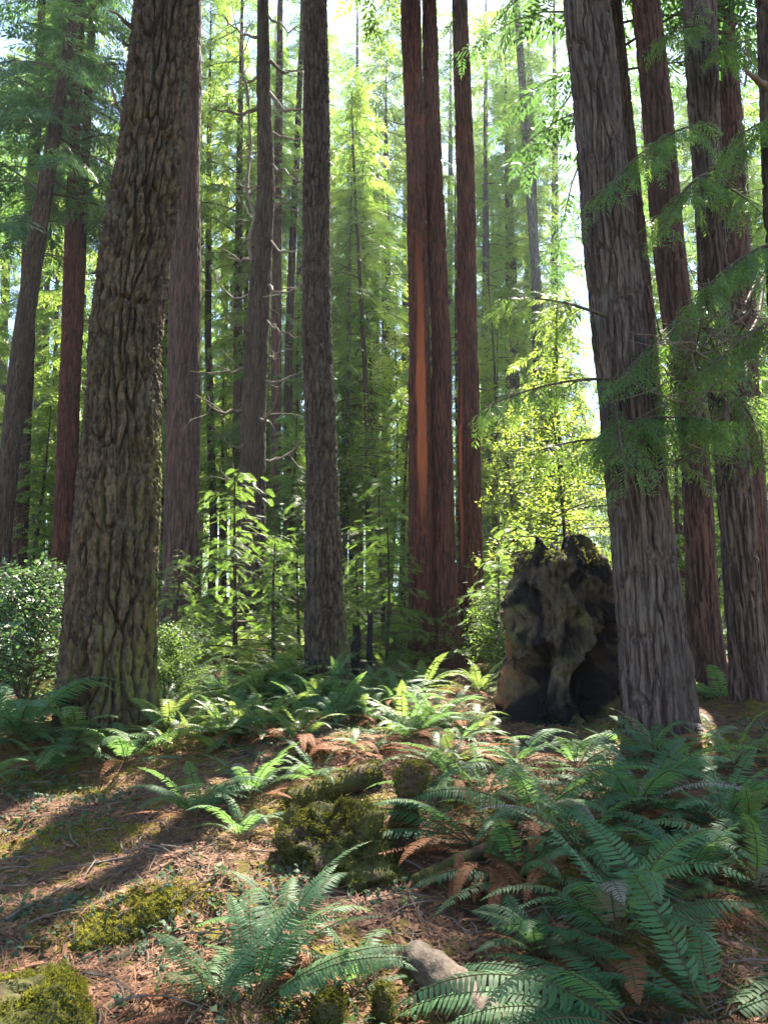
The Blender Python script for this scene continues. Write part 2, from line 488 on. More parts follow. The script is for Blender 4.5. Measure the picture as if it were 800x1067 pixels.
def leaf_tmpl(seed, n=5, L=.10, w=.055, spread=.10):
    r = np.random.default_rng(seed); V = []
    for k in range(n):
        a = r.uniform(0, 2 * PI)
        V.append(rhomb(r.normal(size=3) * spread * .5, (math.sin(a), math.cos(a), r.uniform(-.6, .2)), r.normal(size=3) * .35 + (0, 0, 1), L * r.uniform(.7, 1.2), w * r.uniform(.8, 1.2), .15))
    V = np.concatenate(V)
    return V, np.arange(len(V)).reshape(-1, 4)

COARSE = [spray_coarse(i) for i in range(3)]
FINE = [spray_fine(i + 10) for i in range(3)]
def spray_hang(seed):
    r = np.random.default_rng(seed); V = []
    for k in range(8):
        t = .02 + k / 8 * .36
        for sg in (-1, 1):
            a = math.radians(r.uniform(28, 60))
            V.append(rhomb((0, t, -.5 * t * t), (sg * math.sin(a), math.cos(a), -r.uniform(.1, .7)), (r.normal() * .4, 0, 1), .12 * (1 - .05 * k) * r.uniform(.7, 1.2), .016 * r.uniform(.8, 1.3)))
    V = np.concatenate(V)
    return V, np.arange(len(V)).reshape(-1, 4)
HANG = [spray_hang(40 + i) for i in range(4)]
BROAD = [leaf_tmpl(20 + i) for i in range(3)]
SMALLLEAF = [leaf_tmpl(30 + i, 7, .05, .026, .10) for i in range(3)]

def put_sprays(geo, tm, pos, fwd, up, sc, m=0):
    idx = np.arange(len(pos)) % len(tm)
    for k, (V, Q) in enumerate(tm):
        s = idx == k
        if s.any(): geo.add(*scatter(V, Q, pos[s], fwd[s], up[s], sc[s]), m)

def crown_mesh(name, Lc, R, nb, leafm, tm, seed, sp=.17, ssc=1.0, droop=.35, rise=.15, shape=.7, umin=0.0, low=1.0, roll=.35, skip=.12, lenvar=(.55, 1.15)):
    r = np.random.default_rng(seed); g = Geo()
    P, Fw, U, S = [], [], [], []
    for i in range(nb):
        u = (i + r.uniform(0, 1)) / nb
        if r.uniform() < skip: continue
        az = i * 2.399 + r.normal() * .35
        L = R * max((1 - u) ** shape, .06) * r.uniform(*lenvar) * (low + (1 - low) * min(1, u * 3))
        L = max(L, .25)
        d = np.array([math.cos(az), math.sin(az), 0.])
        side = np.array([-d[1], d[0], 0.])
        cur = r.normal() * .18
        ri, dr = rise + r.normal() * .1, droop * r.uniform(.5, 1.5)
        f = lambda t: np.array([0, 0, u * Lc]) + np.outer(t, d) * L + np.outer(t * t * cur * L, side) + np.outer((ri * t - dr * t * t) * L, [0, 0, 1.])
        tt = np.linspace(0, 1, 6)
        g.add(*tube(f(tt), np.linspace(.011 * L + .006, .003, 6), 3), 1)
        ns = max(3, int(L * .85 / sp))
        t = np.linspace(.15 + .1 * r.uniform(), 1, ns)
        pts = f(t); tan = nrm(np.gradient(pts, axis=0)) if ns > 1 else d[None]
        for sg in (-1, 1):
            a = np.radians(r.uniform(25, 75, ns)) * sg
            fw = tan * np.cos(a)[:, None] + side[None] * np.sin(a)[:, None] + np.stack([r.normal(size=ns) * .15, r.normal(size=ns) * .15, -r.uniform(0, .5, ns)], 1)
            up = np.array([[0, 0, 1.]]) + r.normal(size=(ns, 3)) * roll
            P.append(pts + r.normal(size=(ns, 3)) * .05); Fw.append(fw); U.append(up)
            S.append(ssc * r.uniform(.65, 1.3, ns) * (1.15 - .4 * t))
    P, Fw, U, S = map(np.concatenate, (P, Fw, U, S))
    put_sprays(g, tm, P, Fw, U, S, 0)
    return g.mesh(name, [leafm, M['branch']])

def copy_mat(me, mat, slot=0):
    m2 = me.copy(); m2.materials[slot] = mat; return m2

TALL = []
for i in range(5):
    TALL.append(crown_mesh('tall_crown', 20, 3.1 + .25 * (i % 3), 92, M['needle'], COARSE, 100 + i, sp=.22, ssc=1.45, droop=.5, shape=.55, skip=.25))
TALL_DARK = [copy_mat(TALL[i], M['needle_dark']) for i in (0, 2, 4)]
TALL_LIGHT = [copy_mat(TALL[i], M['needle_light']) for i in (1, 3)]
YOUNG = [crown_mesh('young_crown', 6, 1.7, 95, M['hemlock'], COARSE, 200 + i, sp=.14, ssc=.85, droop=.45, rise=.12, shape=.65, roll=.35, skip=.25, lenvar=(.3, 1.3)) for i in range(3)]
YOUNG_LIGHT = [copy_mat(m, M['needle_light']) for m in YOUNG]
SAPLING = [crown_mesh('sapling_crown', 3, 1.25, 54, M['hemlock'], FINE, 300 + i, sp=.085, ssc=.52, droop=.35, rise=.15, shape=.6, roll=.3, skip=.2, lenvar=(.35, 1.3)) for i in range(2)]
BROADTREE = [crown_mesh('broadleaf_crown', 5, 1.9, 70, M['broad'], BROAD, 400 + i, sp=.11, ssc=1.0, droop=.25, rise=.3, shape=.45, roll=.6, skip=.1) for i in range(2)]
BUSH = [crown_mesh('bush_crown', 1.3, .95, 70, M['shrub'], SMALLLEAF, 500 + i, sp=.06, ssc=1.05, droop=.2, rise=.5, shape=.4, roll=.7, skip=.15, lenvar=(.35, 1.25)) for i in range(2)]

# ------------------------------------------------------------------ trees
def limb_mesh(p0, p1, r0, base, sag=.1, twigs=4, tl=.5, wig=.06, seed=0):
    r = np.random.default_rng(seed)
    p0, p1 = np.array(p0), np.array(p1); n = 9
    t = np.linspace(0, 1, n); L = np.linalg.norm(p1 - p0)
    pts = p0 + np.outer(t, p1 - p0) + np.outer(-sag * L * 4 * t * (1 - t), [0, 0, 1]) + r.normal(size=(n, 3)) * wig * L * (t * (1.2 - t))[:, None]
    g = Geo(); g.add(*tube(pts, r0 * (1 - .85 * t) + .003, 6, .06))
    for k in range(twigs):
        a = r.uniform(.25, .95); i = int(a * (n - 1)); q = pts[i]
        d = nrm(nrm(p1 - p0) + r.normal(size=3) * .7)
        l = tl * r.uniform(.4, 1.1)
        tt = np.linspace(0, 1, 5)
        tw = q + np.outer(tt, d) * l + np.outer(tt ** 2, r.normal(size=3)) * l * .5 + np.outer(np.sin(tt * 6), r.normal(size=3)) * l * .05
        g.add(*tube(tw, r0 * .35 * (1 - .8 * tt) + .002, 4))
    return mesh_off(g, 'dead_limb', [M['twig']], base)

def mesh_off(g, name, mats, base, smooth=True):
    g.V = [v - np.asarray(base) for v in g.V]
    return g.mesh(name, mats, smooth)

def tree(label, Y, pts, style, H, crown=None, cz=10, cs=1.0, name='conifer_tree', cat='tree', group=None, limbs=(), flare=.3, red=None, leanY=0.0, taper=.1, basepy=None):
    """pts: (py, centre px, width px), bottom first"""
    W = [at(px, py, Y) for py, px, w in pts]
    D = [camdepth(p) for p in W]
    Rr = [w / 2 * d / F for (py, px, w), d in zip(pts, D)]
    bx, by = W[0][0], Y
    bz = gz(bx, by)
    base = np.array([bx, by, bz])
    if W[0][2] > bz - .4:
        W.insert(0, np.array([bx, by, bz - .5])); Rr.insert(0, Rr[0])
    else:
        pass
    dvec = (W[-1] - W[-2]); dvec = dvec / max(dvec[2], .1)
    top = W[-1] + dvec * max(H + bz - W[-1][2], 1.0) * np.array([.8, .8, 1])
    W.append(top); Rr.append(Rr[-1] * taper)
    root = bpy.data.objects.new(name, None); COL.objects.link(root); root.location = base
    root.empty_display_size = .3
    tag(root, label, cat, group)
    me, (zs, cx, cy, r) = trunk_mesh(W, Rr, base, style, pts[0][2], flare, red, top_vis=at(400, -60, Y)[2])
    link('trunk', me, root)
    if crown is not None:
        for (cm, z0, s, *rest) in (crown if isinstance(crown, list) else [(crown, cz, cs)]):
            zz = bz + z0
            x0, y0 = np.interp(zz, zs, cx), np.interp(zz, zs, cy)
            x1, y1 = np.interp(zz + 8, zs, cx), np.interp(zz + 8, zs, cy)
            sz = s if not rest else rest[0]
            o = link('crown', cm, root, (x0 - bx, y0 - by, z0), scale=(s, s, sz))
            o.rotation_euler = (-(y1 - y0) / 8, (x1 - x0) / 8, 0)
            o.rotation_euler.rotate_axis('Z', random.uniform(0, 6.28))
    for i, (a, b, r0, *kw) in enumerate(limbs):
        k = kw[0] if kw else {}
        p0, p1 = at(a[0], a[1], Y), at(b[0], b[1], Y + k.get('dy', -.3))
        link('dead_limb', limb_mesh(p0, p1, r0, base, k.get('sag', .08), k.get('tw', 3), k.get('tl', .4), k.get('wig', .07), int(a[0] * 7 + a[1] + i)), root)
    return root, base

def bough(root, base, a, b, Ya, Yb, spread=.55, n=26, leafm='needle_dark', sag=.06, sc=1.0, seed=0, tm=None):
    """a living branch with hanging sprays: branch > foliage"""
    r = np.random.default_rng(seed + 900)
    p0, p1 = at(*a, Ya), at(*b, Yb); L = np.linalg.norm(p1 - p0)
    t = np.linspace(0, 1, 10)
    f = lambda t: p0 + np.outer(t, p1 - p0) + np.outer(sag * L * 4 * t * (1 - t), [0, 0, 1])
    g = Geo(); g.add(*tube(f(t), .018 * (1 - .85 * t) + .003, 5, .05))
    P, Fw, U, S = [], [], [], []
    ax = nrm(p1 - p0); side = nrm(np.cross(ax, [0, 0, 1]))
    for k in range(n):
        u = .12 + .88 * (k + r.uniform()) / n
        q = f(np.array([u]))[0]; sg = 1 if k % 2 else -1
        d = nrm(ax * r.uniform(.5, 1.1) + side * sg * r.uniform(.5, 1.1) + np.array([0, 0, -r.uniform(0, .55)]) + r.normal(size=3) * .2)
        l = spread * (1.1 - .75 * u) * r.uniform(.6, 1.2)
        tt = np.linspace(0, 1, 5); tw = q + np.outer(tt, d) * l + np.outer(-tt ** 2 * l * .25, [0, 0, 1])
        g.add(*tube(tw, .005 * (1 - .7 * tt) + .0015, 3))
        m = max(2, int(l / .095))
        for s2 in (-1, 1):
            v = np.linspace(.1, 1, m)
            pp = q + np.outer(v, d) * l + np.outer(-v ** 2 * l * .25, [0, 0, 1])
            s_ = np.cross(d, [0, 0, 1])
            fw = d[None] * r.uniform(.5, 1, (m, 1)) + s_[None] * s2 * r.uniform(.4, .9, (m, 1)) + np.stack([r.normal(size=m) * .1, r.normal(size=m) * .1, -r.uniform(.1, .9, m)], 1)
            P.append(pp); Fw.append(fw); U.append(np.array([[0, 0, 1.]]) + r.normal(size=(m, 3)) * .3); S.append(sc * r.uniform(.55, 1.05, m))
    o = link('branch', mesh_off(g, 'branch', [M['branch']], base), root)
    g2 = Geo(); put_sprays(g2, tm or HANG, *map(np.concatenate, (P, Fw, U, S)))
    link('foliage', mesh_off(g2, 'foliage', [M['bough' if leafm == 'needle_dark' else 'needle']], base, False), o)

TX = lambda k: TALL[k % 5]
# --- the near trunks
A, baseA = tree('thick leaning fir with deeply furrowed mossy bark, biggest trunk on the left', 8.3,
    [(790, 111, 94), (740, 112, 90), (600, 118, 84), (500, 123, 78), (350, 131, 72), (180, 156, 62), (0, 174, 56)], 'fir_moss', 34,
    crown=[(TALL[0], 15, 1.1)], flare=.06,
    limbs=[((140, 30), (113, 11), .035, dict(tw=0, sag=-.05)), ((138, 48), (123, 40), .02, dict(tw=0)), ((138, 138), (112, 78), .038, dict(tw=2, tl=.25, sag=.1)),
           ((128, 200), (114, 179), .02, dict(tw=0, sag=0)), ((104, 278), (91, 286), .018, dict(tw=0)), ((131, 100), (118, 108), .015, dict(tw=1, tl=.2))])
tree('brown fir with a straight slim trunk left of the fused redwoods, standing alone mid-frame', 11.5,
    [(715, 343, 43), (690, 342, 42), (650, 341, 40), (500, 335, 32), (350, 331, 29), (180, 330, 27), (0, 329, 22)], 'fir', 33,
    crown=[(TALL[1], 14, 1.0)], flare=.2, limbs=[((349, 430), (352, 405), .012, dict(tw=0, sag=0))])
tree('left stem of the fused redwood pair, with sunlight painted as an orange-red strip on its bark', 14,
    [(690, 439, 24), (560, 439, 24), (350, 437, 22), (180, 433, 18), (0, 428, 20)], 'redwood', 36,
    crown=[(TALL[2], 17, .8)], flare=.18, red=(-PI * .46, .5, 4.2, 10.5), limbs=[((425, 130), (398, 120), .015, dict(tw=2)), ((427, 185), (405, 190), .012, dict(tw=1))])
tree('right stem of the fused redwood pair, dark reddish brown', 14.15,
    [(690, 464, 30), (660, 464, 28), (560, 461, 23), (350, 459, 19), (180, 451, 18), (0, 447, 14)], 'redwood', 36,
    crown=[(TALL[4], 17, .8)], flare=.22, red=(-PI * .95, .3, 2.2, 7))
tree('single redwood right of the fused pair, with sunlight painted reddish on its left side', 14.6,
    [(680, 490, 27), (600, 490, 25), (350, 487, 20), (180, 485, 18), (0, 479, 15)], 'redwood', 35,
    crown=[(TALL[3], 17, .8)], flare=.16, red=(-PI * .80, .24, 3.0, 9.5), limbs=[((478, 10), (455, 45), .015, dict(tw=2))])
Rr_, baseR = tree('large grey-barked trunk beside the burnt stump, with a leafy branch across it', 8.6,
    [(790, 684, 72), (755, 682, 69), (700, 679, 66), (560, 667, 61), (300, 639, 52), (180, 629, 48), (0, 611, 44)], 'grey', 34,
    crown=[(TALL[1], 15, 1.0)], flare=.12)
tree('brown trunk half hidden right behind the large grey-barked trunk', 12.5,
    [(740, 700, 26), (300, 668, 20), (100, 648, 16), (0, 640, 14)], 'brown', 30, crown=[(TALL_DARK[0], 10, 1.0)])
tree('reddish trunk between the large grey-barked trunk and the ridged right-hand trunk', 11.5,
    [(740, 738, 38), (700, 735, 34), (600, 729, 29), (450, 722, 27), (290, 700, 31), (180, 690, 30), (0, 672, 28)], 'redwood_far', 31, crown=[(TALL_DARK[1], 13, 1.0)])
Tt, baseT = tree('ridged brown trunk near the right edge, second large trunk from the right', 10,
    [(770, 786, 36), (745, 783, 34), (700, 779, 33), (500, 763, 34), (350, 747, 29), (180, 737, 27), (0, 728, 32)], 'grey', 32, crown=[(TALL_DARK[2], 14, 1.0)])
tree('slim brown trunk close behind the ridged right-hand trunk', 13,
    [(745, 796, 26), (600, 788, 25), (300, 771, 24), (150, 762, 22), (0, 752, 20)], 'redwood_far', 30, crown=[(TALL_DARK[0], 13, .9)])
Vv, baseV = tree('dark trunk cut by the right edge of the frame, with a snapped limb stub', 8.0,
    [(770, 838, 40), (500, 830, 38), (160, 812, 34), (0, 804, 32)], 'brown', 30, crown=[(TALL_DARK[1], 15, 1.0)],
    limbs=[((802, 96), (773, 72), .06, dict(tw=0, sag=-.05, wig=.03)), ((775, 90), (780, 30), .012, dict(tw=2, dy=-.2))])
tree('purple-brown redwood standing directly behind the mossy leaning fir', 15.5,
    [(730, 187, 42), (700, 187, 38), (560, 189, 35), (350, 192, 32), (180, 194, 29), (0, 197, 26)], 'redwood_far', 40, crown=[(TALL[3], 21, .9)])
tree('reddish trunk glimpsed between the mossy fir and the purple-brown redwood', 27,
    [(620, 164, 17), (350, 168, 15), (100, 172, 12)], 'redwood', 36, crown=[(TALL_LIGHT[0], 14, 1.1)])
tree('grey trunk leaning right at the left edge, upper part lost in dark foliage', 20,
    [(640, -4, 22), (550, 2, 20), (350, 24, 19), (200, 47, 15), (35, 74, 10)], 'brown', 30, crown=[(TALL_DARK[2], 11, 1.1)])
tree('rust-brown trunk right of the leaning grey one at the left edge', 24,
    [(630, 15, 22), (586, 17, 21), (350, 28, 16), (200, 34, 12)], 'redwood_far', 32, crown=[(TALL_DARK[0], 12, 1.1)])
tree('dark straight trunk, left one of the close pair left of the mossy fir', 22,
    [(640, 60, 15), (600, 61, 14), (350, 71, 12), (30, 82, 10)], 'redwood', 33, crown=[(TALL_DARK[1], 14, 1.0)])
tree('red-brown trunk, right one of the close pair left of the mossy fir', 23.5,
    [(640, 69, 13), (600, 70, 12), (350, 81, 10), (100, 92, 8)], 'redwood', 33, crown=[(TALL[4], 13, 1.0)])
tree('thin grey trunk far back left of the dark close pair', 42, [(600, 34, 9), (450, 38, 8), (300, 42, 7)], 'pale', 34, crown=[(TALL[0], 12, 1.2)])
tree('thin brown trunk far back just left of the dark close pair', 38, [(600, 42, 8), (420, 47, 8), (300, 49, 6)], 'brown', 34, crown=[(TALL[2], 15, 1.1)])
tree('thin bare pole trunk right of the purple-brown redwood', 28, [(560, 223, 8), (350, 217, 7), (150, 218, 5)], 'brown', 26, crown=[(TALL_LIGHT[1], 12, .9)])
tree('slim brown trunk between the bare pole and the many-limbed tree', 26, [(560, 248, 10), (350, 248, 9), (150, 250, 6)], 'redwood_far', 28, crown=[(TALL[1], 13, .9)])
L_ = []
for k in range(26):
    py = 20 + k * 19 + random.uniform(-6, 6); sg = -1 if k % 2 else 1
    cxp = np.interp(py, [0, 100, 200, 350, 530], [274, 275, 277, 268, 262])
    l = random.uniform(24, 62)
    L_.append(((cxp + sg * 4, py), (cxp + sg * l, py - random.uniform(-18, 28)), random.uniform(.026, .048), dict(tw=4, tl=.5, sag=random.uniform(.05, .25), dy=random.uniform(-1.2, 1.2))))
L_.append(((266, 300), (258, 100), .07, dict(tw=6, tl=.6, sag=.03, wig=.03, dy=-.2)))
L_.append(((259, 110), (249, 20), .04, dict(tw=6, tl=.6, sag=.03, wig=.04, dy=-.2)))
tree('forked brown tree bristling with curved dead limbs, left of the slim fir', 15,
    [(600, 261, 30), (530, 262, 28), (350, 268, 24), (200, 277, 18), (100, 275, 14), (0, 274, 11)], 'brown', 27, crown=[(TALL[0], 17, .6)], limbs=L_)
tree('left one of two slender dark trunks just left of the slim brown fir', 23, [(600, 287, 11), (350, 288, 10), (150, 290, 8)], 'redwood_far', 34, crown=[(TALL[2], 13, .38)])
tree('right one of two slender dark trunks just left of the slim brown fir', 24, [(600, 299, 9), (350, 301, 8), (100, 312, 6)], 'brown', 36, crown=[(TALL[4], 13, .38)])
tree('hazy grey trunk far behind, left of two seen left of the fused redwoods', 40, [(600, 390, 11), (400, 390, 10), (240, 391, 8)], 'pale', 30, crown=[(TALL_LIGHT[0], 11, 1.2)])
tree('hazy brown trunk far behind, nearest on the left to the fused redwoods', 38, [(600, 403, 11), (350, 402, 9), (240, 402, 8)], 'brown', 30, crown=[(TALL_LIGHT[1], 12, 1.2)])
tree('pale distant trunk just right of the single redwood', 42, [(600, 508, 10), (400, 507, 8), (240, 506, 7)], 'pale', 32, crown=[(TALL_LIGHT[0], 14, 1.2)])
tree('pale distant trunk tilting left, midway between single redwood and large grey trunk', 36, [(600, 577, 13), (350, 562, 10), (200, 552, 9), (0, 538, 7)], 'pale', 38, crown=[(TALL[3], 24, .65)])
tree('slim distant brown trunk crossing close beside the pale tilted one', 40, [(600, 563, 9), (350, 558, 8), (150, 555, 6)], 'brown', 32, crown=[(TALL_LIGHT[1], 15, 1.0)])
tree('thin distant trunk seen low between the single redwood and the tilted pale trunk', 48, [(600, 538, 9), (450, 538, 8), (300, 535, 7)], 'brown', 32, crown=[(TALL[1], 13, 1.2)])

# --- the deeper forest: trunks and crowns between the ones above
far_kinds = [('far conifer with a pale slender trunk among the hazy background trees', 'pale'),
             ('far conifer with a brown slender trunk among the hazy background trees', 'brown'),
             ('far conifer with a reddish slender trunk among the hazy background trees', 'redwood_far')]
k = 0
placed = []
while k < 68:
    Yf = random.uniform(24, 36) if k < 24 else random.uniform(36, 66)
    px = random.uniform(-60, 860)
    x = (px - 400) / F * Yf
    if any((x - a) ** 2 + (Yf - b) ** 2 < 9 for a, b in placed): continue
    if Yf < 33 and 0 < x < 9: continue
    if 33 <= Yf < 52 and -3.5 < x - .325 * (Yf - 12) < 4: continue      # a lane without trees, where the sun comes in
    placed.append((x, Yf))
    lab, st = far_kinds[k % 3]
    w = (random.uniform(.22, .36) if k < 40 else random.uniform(.45, .75)) * F / Yf
    ln = random.uniform(-12, 12) - (px - 400) * .05
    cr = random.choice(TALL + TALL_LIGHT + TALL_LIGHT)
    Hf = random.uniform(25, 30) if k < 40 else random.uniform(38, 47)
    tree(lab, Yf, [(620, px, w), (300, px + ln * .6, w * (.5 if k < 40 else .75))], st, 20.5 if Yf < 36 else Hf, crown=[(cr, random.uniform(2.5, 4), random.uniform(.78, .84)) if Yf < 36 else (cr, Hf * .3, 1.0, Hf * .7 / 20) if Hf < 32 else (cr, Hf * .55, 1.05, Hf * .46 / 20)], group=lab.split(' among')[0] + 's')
    k += 1

for lab, px, Yf, w, st in [('very tall far conifer rising in the bright gap right of the single redwood', 503, 55, 9, 'brown'), ('very tall far conifer in the bright gap, nearer the large grey trunk', 548, 58, 10, 'pale'),
                           ('very tall far conifer rising between the slim brown fir and the fused redwoods', 368, 56, 9, 'brown'), ('very tall far conifer seen between the fused redwoods and the single redwood', 466, 60, 8, 'pale'),
                           ('very tall far conifer in the gap left of the slim brown fir', 232, 55, 9, 'redwood_far'),
                           ('very tall far conifer whose crown fills the gap left of the large grey-barked trunk', 575, 54, 10, 'brown'), ('very tall far conifer behind the tilted pale trunk', 528, 62, 9, 'redwood_far'),
                           ('very tall far conifer just left of the single redwood', 484, 64, 9, 'brown'), ('very tall far conifer behind the slim brown fir, its crown showing on both sides', 338, 62, 9, 'pale'),
                           ('very tall far conifer far behind the fused redwoods', 420, 58, 9, 'brown'), ('very tall far conifer behind the reddish right-hand trunk', 668, 56, 10, 'brown'),
                           ('very tall far conifer behind the ridged right-hand trunk', 765, 54, 10, 'pale'), ('very tall far conifer behind the forked limbed tree', 282, 60, 9, 'brown')]:
    tree(lab, Yf, [(620, px, w), (200, px + 3, w * .7)], st, 55, crown=[(TALL[(px // 7) % 5], 17, 1.5, 1.9)])

# --- young trees and saplings of the understorey
def small_tree(label, px, py, toppy, crown, native, Y=None, name='young_conifer', style='brown', w=6, group=None, cz=.1, wide=1.0):
    g = ground(px, py) if Y is None else np.array([(px - 400) / F * Y / ray(px, py)[1] * 1.0, Y, 0])
    Yb = g[1]
    bz = gz(g[0], Yb)
    topz = at(px, toppy, Yb)[2]
    h = topz - bz
    base = np.array([g[0], Yb, bz])
    root = bpy.data.objects.new(name, None); COL.objects.link(root); root.location = base
    tag(root, label, 'tree', group)
    t = np.linspace(0, 1, 12)
    r0 = w / 2 * Yb / F
    pts = np.stack([.02 * h * np.sin(t * 3 + px), .02 * h * np.cos(t * 4 + px), -.2 + (h + .1) * t], 1)
    V, Q = tube(pts, r0 * (1 - .85 * t) + .004, 8, .04)
    link('trunk', mesh_np('trunk', V, Q, [M[style]], smooth=True), root)
    s = h / native * (1 - cz)
    o = link('crown', crown, root, (0, 0, cz * h), (0, 0, random.uniform(0, 6)), (s * wide, s * wide, s))
    return root

YG = 'young conifers of the understorey'
small_tree('bright green hemlock sapling with layered sprays right of the purple-brown redwood', 240, 700, 490, SAPLING[0], 3, w=6, wide=1.15)
small_tree('low hemlock sapling between the purple-brown redwood and the forked limbed tree', 285, 690, 560, SAPLING[1], 3, Y=12.5, w=5, wide=1.3)
small_tree('low hemlock sapling at the foot of the purple-brown redwood', 180, 715, 575, SAPLING[1], 3, Y=12.2, w=5, wide=1.2)
small_tree('feathery hemlock sapling between the slim brown fir and the fused redwoods', 398, 680, 500, SAPLING[0], 3, Y=15.5, w=5, wide=1.2)
small_tree('small bright sapling right of the single redwood', 540, 680, 540, SAPLING[1], 3, Y=15, w=4, wide=1.3)
small_tree('light green sapling with open sprays right of the two black snags', 402, 690, 535, SAPLING[0], 3, Y=12.9, w=4, wide=1.2)
small_tree('light green sapling low behind the two black snags', 372, 690, 575, SAPLING[1], 3, Y=14.2, w=4, wide=1.3)
small_tree('lacy sapling just left of the slim brown fir', 310, 690, 520, SAPLING[0], 3, Y=13.4, w=4, wide=1.1)
small_tree('lacy sapling between single redwood and burnt stump', 520, 690, 575, SAPLING[1], 3, Y=12.6, w=4, wide=1.4)
small_tree('young conifer with pale drooping tiers behind the fused redwoods', 425, 640, 400, YOUNG_LIGHT[0], 6, Y=20, w=6)
small_tree('young conifer standing behind the slim brown fir, left side', 300, 640, 430, YOUNG[1], 6, Y=19, w=6, wide=1.2)
small_tree('tall young conifer in full green leaf right of the slim brown fir', 372, 640, 90, TALL_LIGHT[0], 20, Y=25, w=8, wide=1.0)
small_tree('dark green tall young conifer left of the fused redwoods', 385, 640, 150, TALL[1], 20, Y=27, w=8, wide=1.1)
small_tree('young conifer left of the purple-brown redwood, behind the mossy fir', 150, 650, 380, YOUNG[2], 6, Y=20, w=6)
small_tree('young conifer at the left edge behind the round shrub', 30, 640, 420, YOUNG_LIGHT[1], 6, Y=24, w=6, wide=1.1)
small_tree('young conifer between the dark close pair and the mossy fir', 100, 640, 330, YOUNG[0], 6, Y=30, w=6)
small_tree('pale young conifer left of the bare pole trunk', 228, 620, 330, YOUNG_LIGHT[0], 6, Y=32, w=6)
small_tree('pale young conifer behind the two slender dark trunks', 310, 620, 300, YOUNG_LIGHT[2], 6, Y=30, w=6)
small_tree('pale young conifer right of the single redwood, far back', 520, 620, 350, YOUNG_LIGHT[1], 6, Y=28, w=6)
small_tree('young conifer behind the burnt stump, left of the large grey trunk', 600, 640, 300, YOUNG_LIGHT[0], 6, Y=22, w=7, wide=1.1)
small_tree('young conifer behind the reddish right-hand trunk', 715, 650, 380, YOUNG[2], 6, Y=18, w=7, wide=1.1)
small_tree('dark young conifer behind the slim trunk at the right edge', 800, 650, 350, YOUNG[0], 6, Y=17, w=7, wide=1.1)
BT = 'broadleaf saplings'
small_tree('yellow-green broadleaf sapling rising behind the burnt stump', 585, 650, 380, BROADTREE[0], 5, Y=13, name='broadleaf_sapling', w=5, cz=.2)
small_tree('yellow-green broadleaf sapling left of the burnt stump, further back', 535, 650, 430, BROADTREE[1], 5, Y=19, name='broadleaf_sapling', w=5, cz=.2)
small_tree('golden-green broadleaf sapling seen left of the fused redwoods', 408, 650, 340, BROADTREE[1], 5, Y=22, name='broadleaf_sapling', w=4, cz=.25, wide=.7)
small_tree('yellow-green broadleaf sapling beside the dark close pair on the left', 45, 650, 380, BROADTREE[0], 5, Y=27, name='broadleaf_sapling', w=4, cz=.2)
small_tree('slender broadleaf tree with bright leaves right of the single redwood', 515, 640, 290, BROADTREE[0], 5, Y=24, name='broadleaf_sapling', w=6, cz=.3, wide=.5)

# boughs that hang before the right-hand trunks
for i, (a, b, Ya, Yb, sp, n, lm) in enumerate([
    ((640, 395), (505, 425), 8.3, 7.8, .5, 22, 'needle_dark'), ((632, 330), (520, 310), 8.3, 8.0, .45, 16, 'needle'),
    ((655, 460), (560, 470), 8.3, 8.0, .5, 16, 'needle'), ((655, 440), (745, 440), 8.2, 7.6, .6, 22, 'needle_dark'), ((640, 420), (650, 490), 8.2, 7.2, .55, 16, 'needle_dark')]):
    bough(Rr_, baseR, a, b, Ya, Yb, sp, int(n * (.8 if b[0] < 600 else 1.0)), lm, seed=i)
for i, (a, b, Ya, Yb, sp, n, lm) in enumerate([
    ((735, 130), (625, 205), 9.8, 7.8, .6, 30, 'needle_dark'), ((738, 180), (690, 240), 9.8, 8.3, .55, 20, 'needle_dark'), ((742, 190), (800, 230), 9.8, 8.6, .55, 22, 'needle_dark'),
    ((745, 320), (650, 395), 9.8, 7.6, .65, 34, 'needle_dark'), ((750, 350), (690, 430), 9.8, 7.9, .6, 28, 'needle_dark'), ((755, 400), (800, 470), 9.8, 8.4, .6, 22, 'needle_dark'),
    ((730, 30), (690, 40), 9.8, 8.8, .5, 18, 'needle'), ((735, 60), (790, 40), 9.8, 9, .6, 20, 'needle')]):
    bough(Tt, baseT, a, b, Ya, Yb, sp, int(n * 1.0), lm, seed=20 + i)
for i, (a, b, Ya, Yb, sp, n, lm) in enumerate([((818, 250), (735, 300), 8, 7.4, .6, 28, 'needle_dark'), ((822, 330), (740, 385), 8, 7.2, .55, 24, 'needle'), ((820, 120), (760, 150), 8, 7.6, .5, 20, 'needle_dark')]):
    bough(Vv, baseV, a, b, Ya, Yb, sp, int(n * 1.0), lm, seed=40 + i)
for i, (a, b) in enumerate([((760, 400), (700, 330)), ((765, 410), (680, 420)), ((770, 380), (730, 300)), ((775, 430), (710, 470)), ((790, 330), (700, 345)), ((800, 360), (690, 390)), ((795, 300), (735, 340)), ((780, 420), (725, 380)), ((800, 280), (745, 330)), ((760, 350), (690, 310))]):
    p0, p1 = at(*a, 9.8), at(*b, 7.3)
    link('dead_limb', limb_mesh(p0, p1, .02, baseT, .1, 22, .55, .12, 70 + i), Tt)

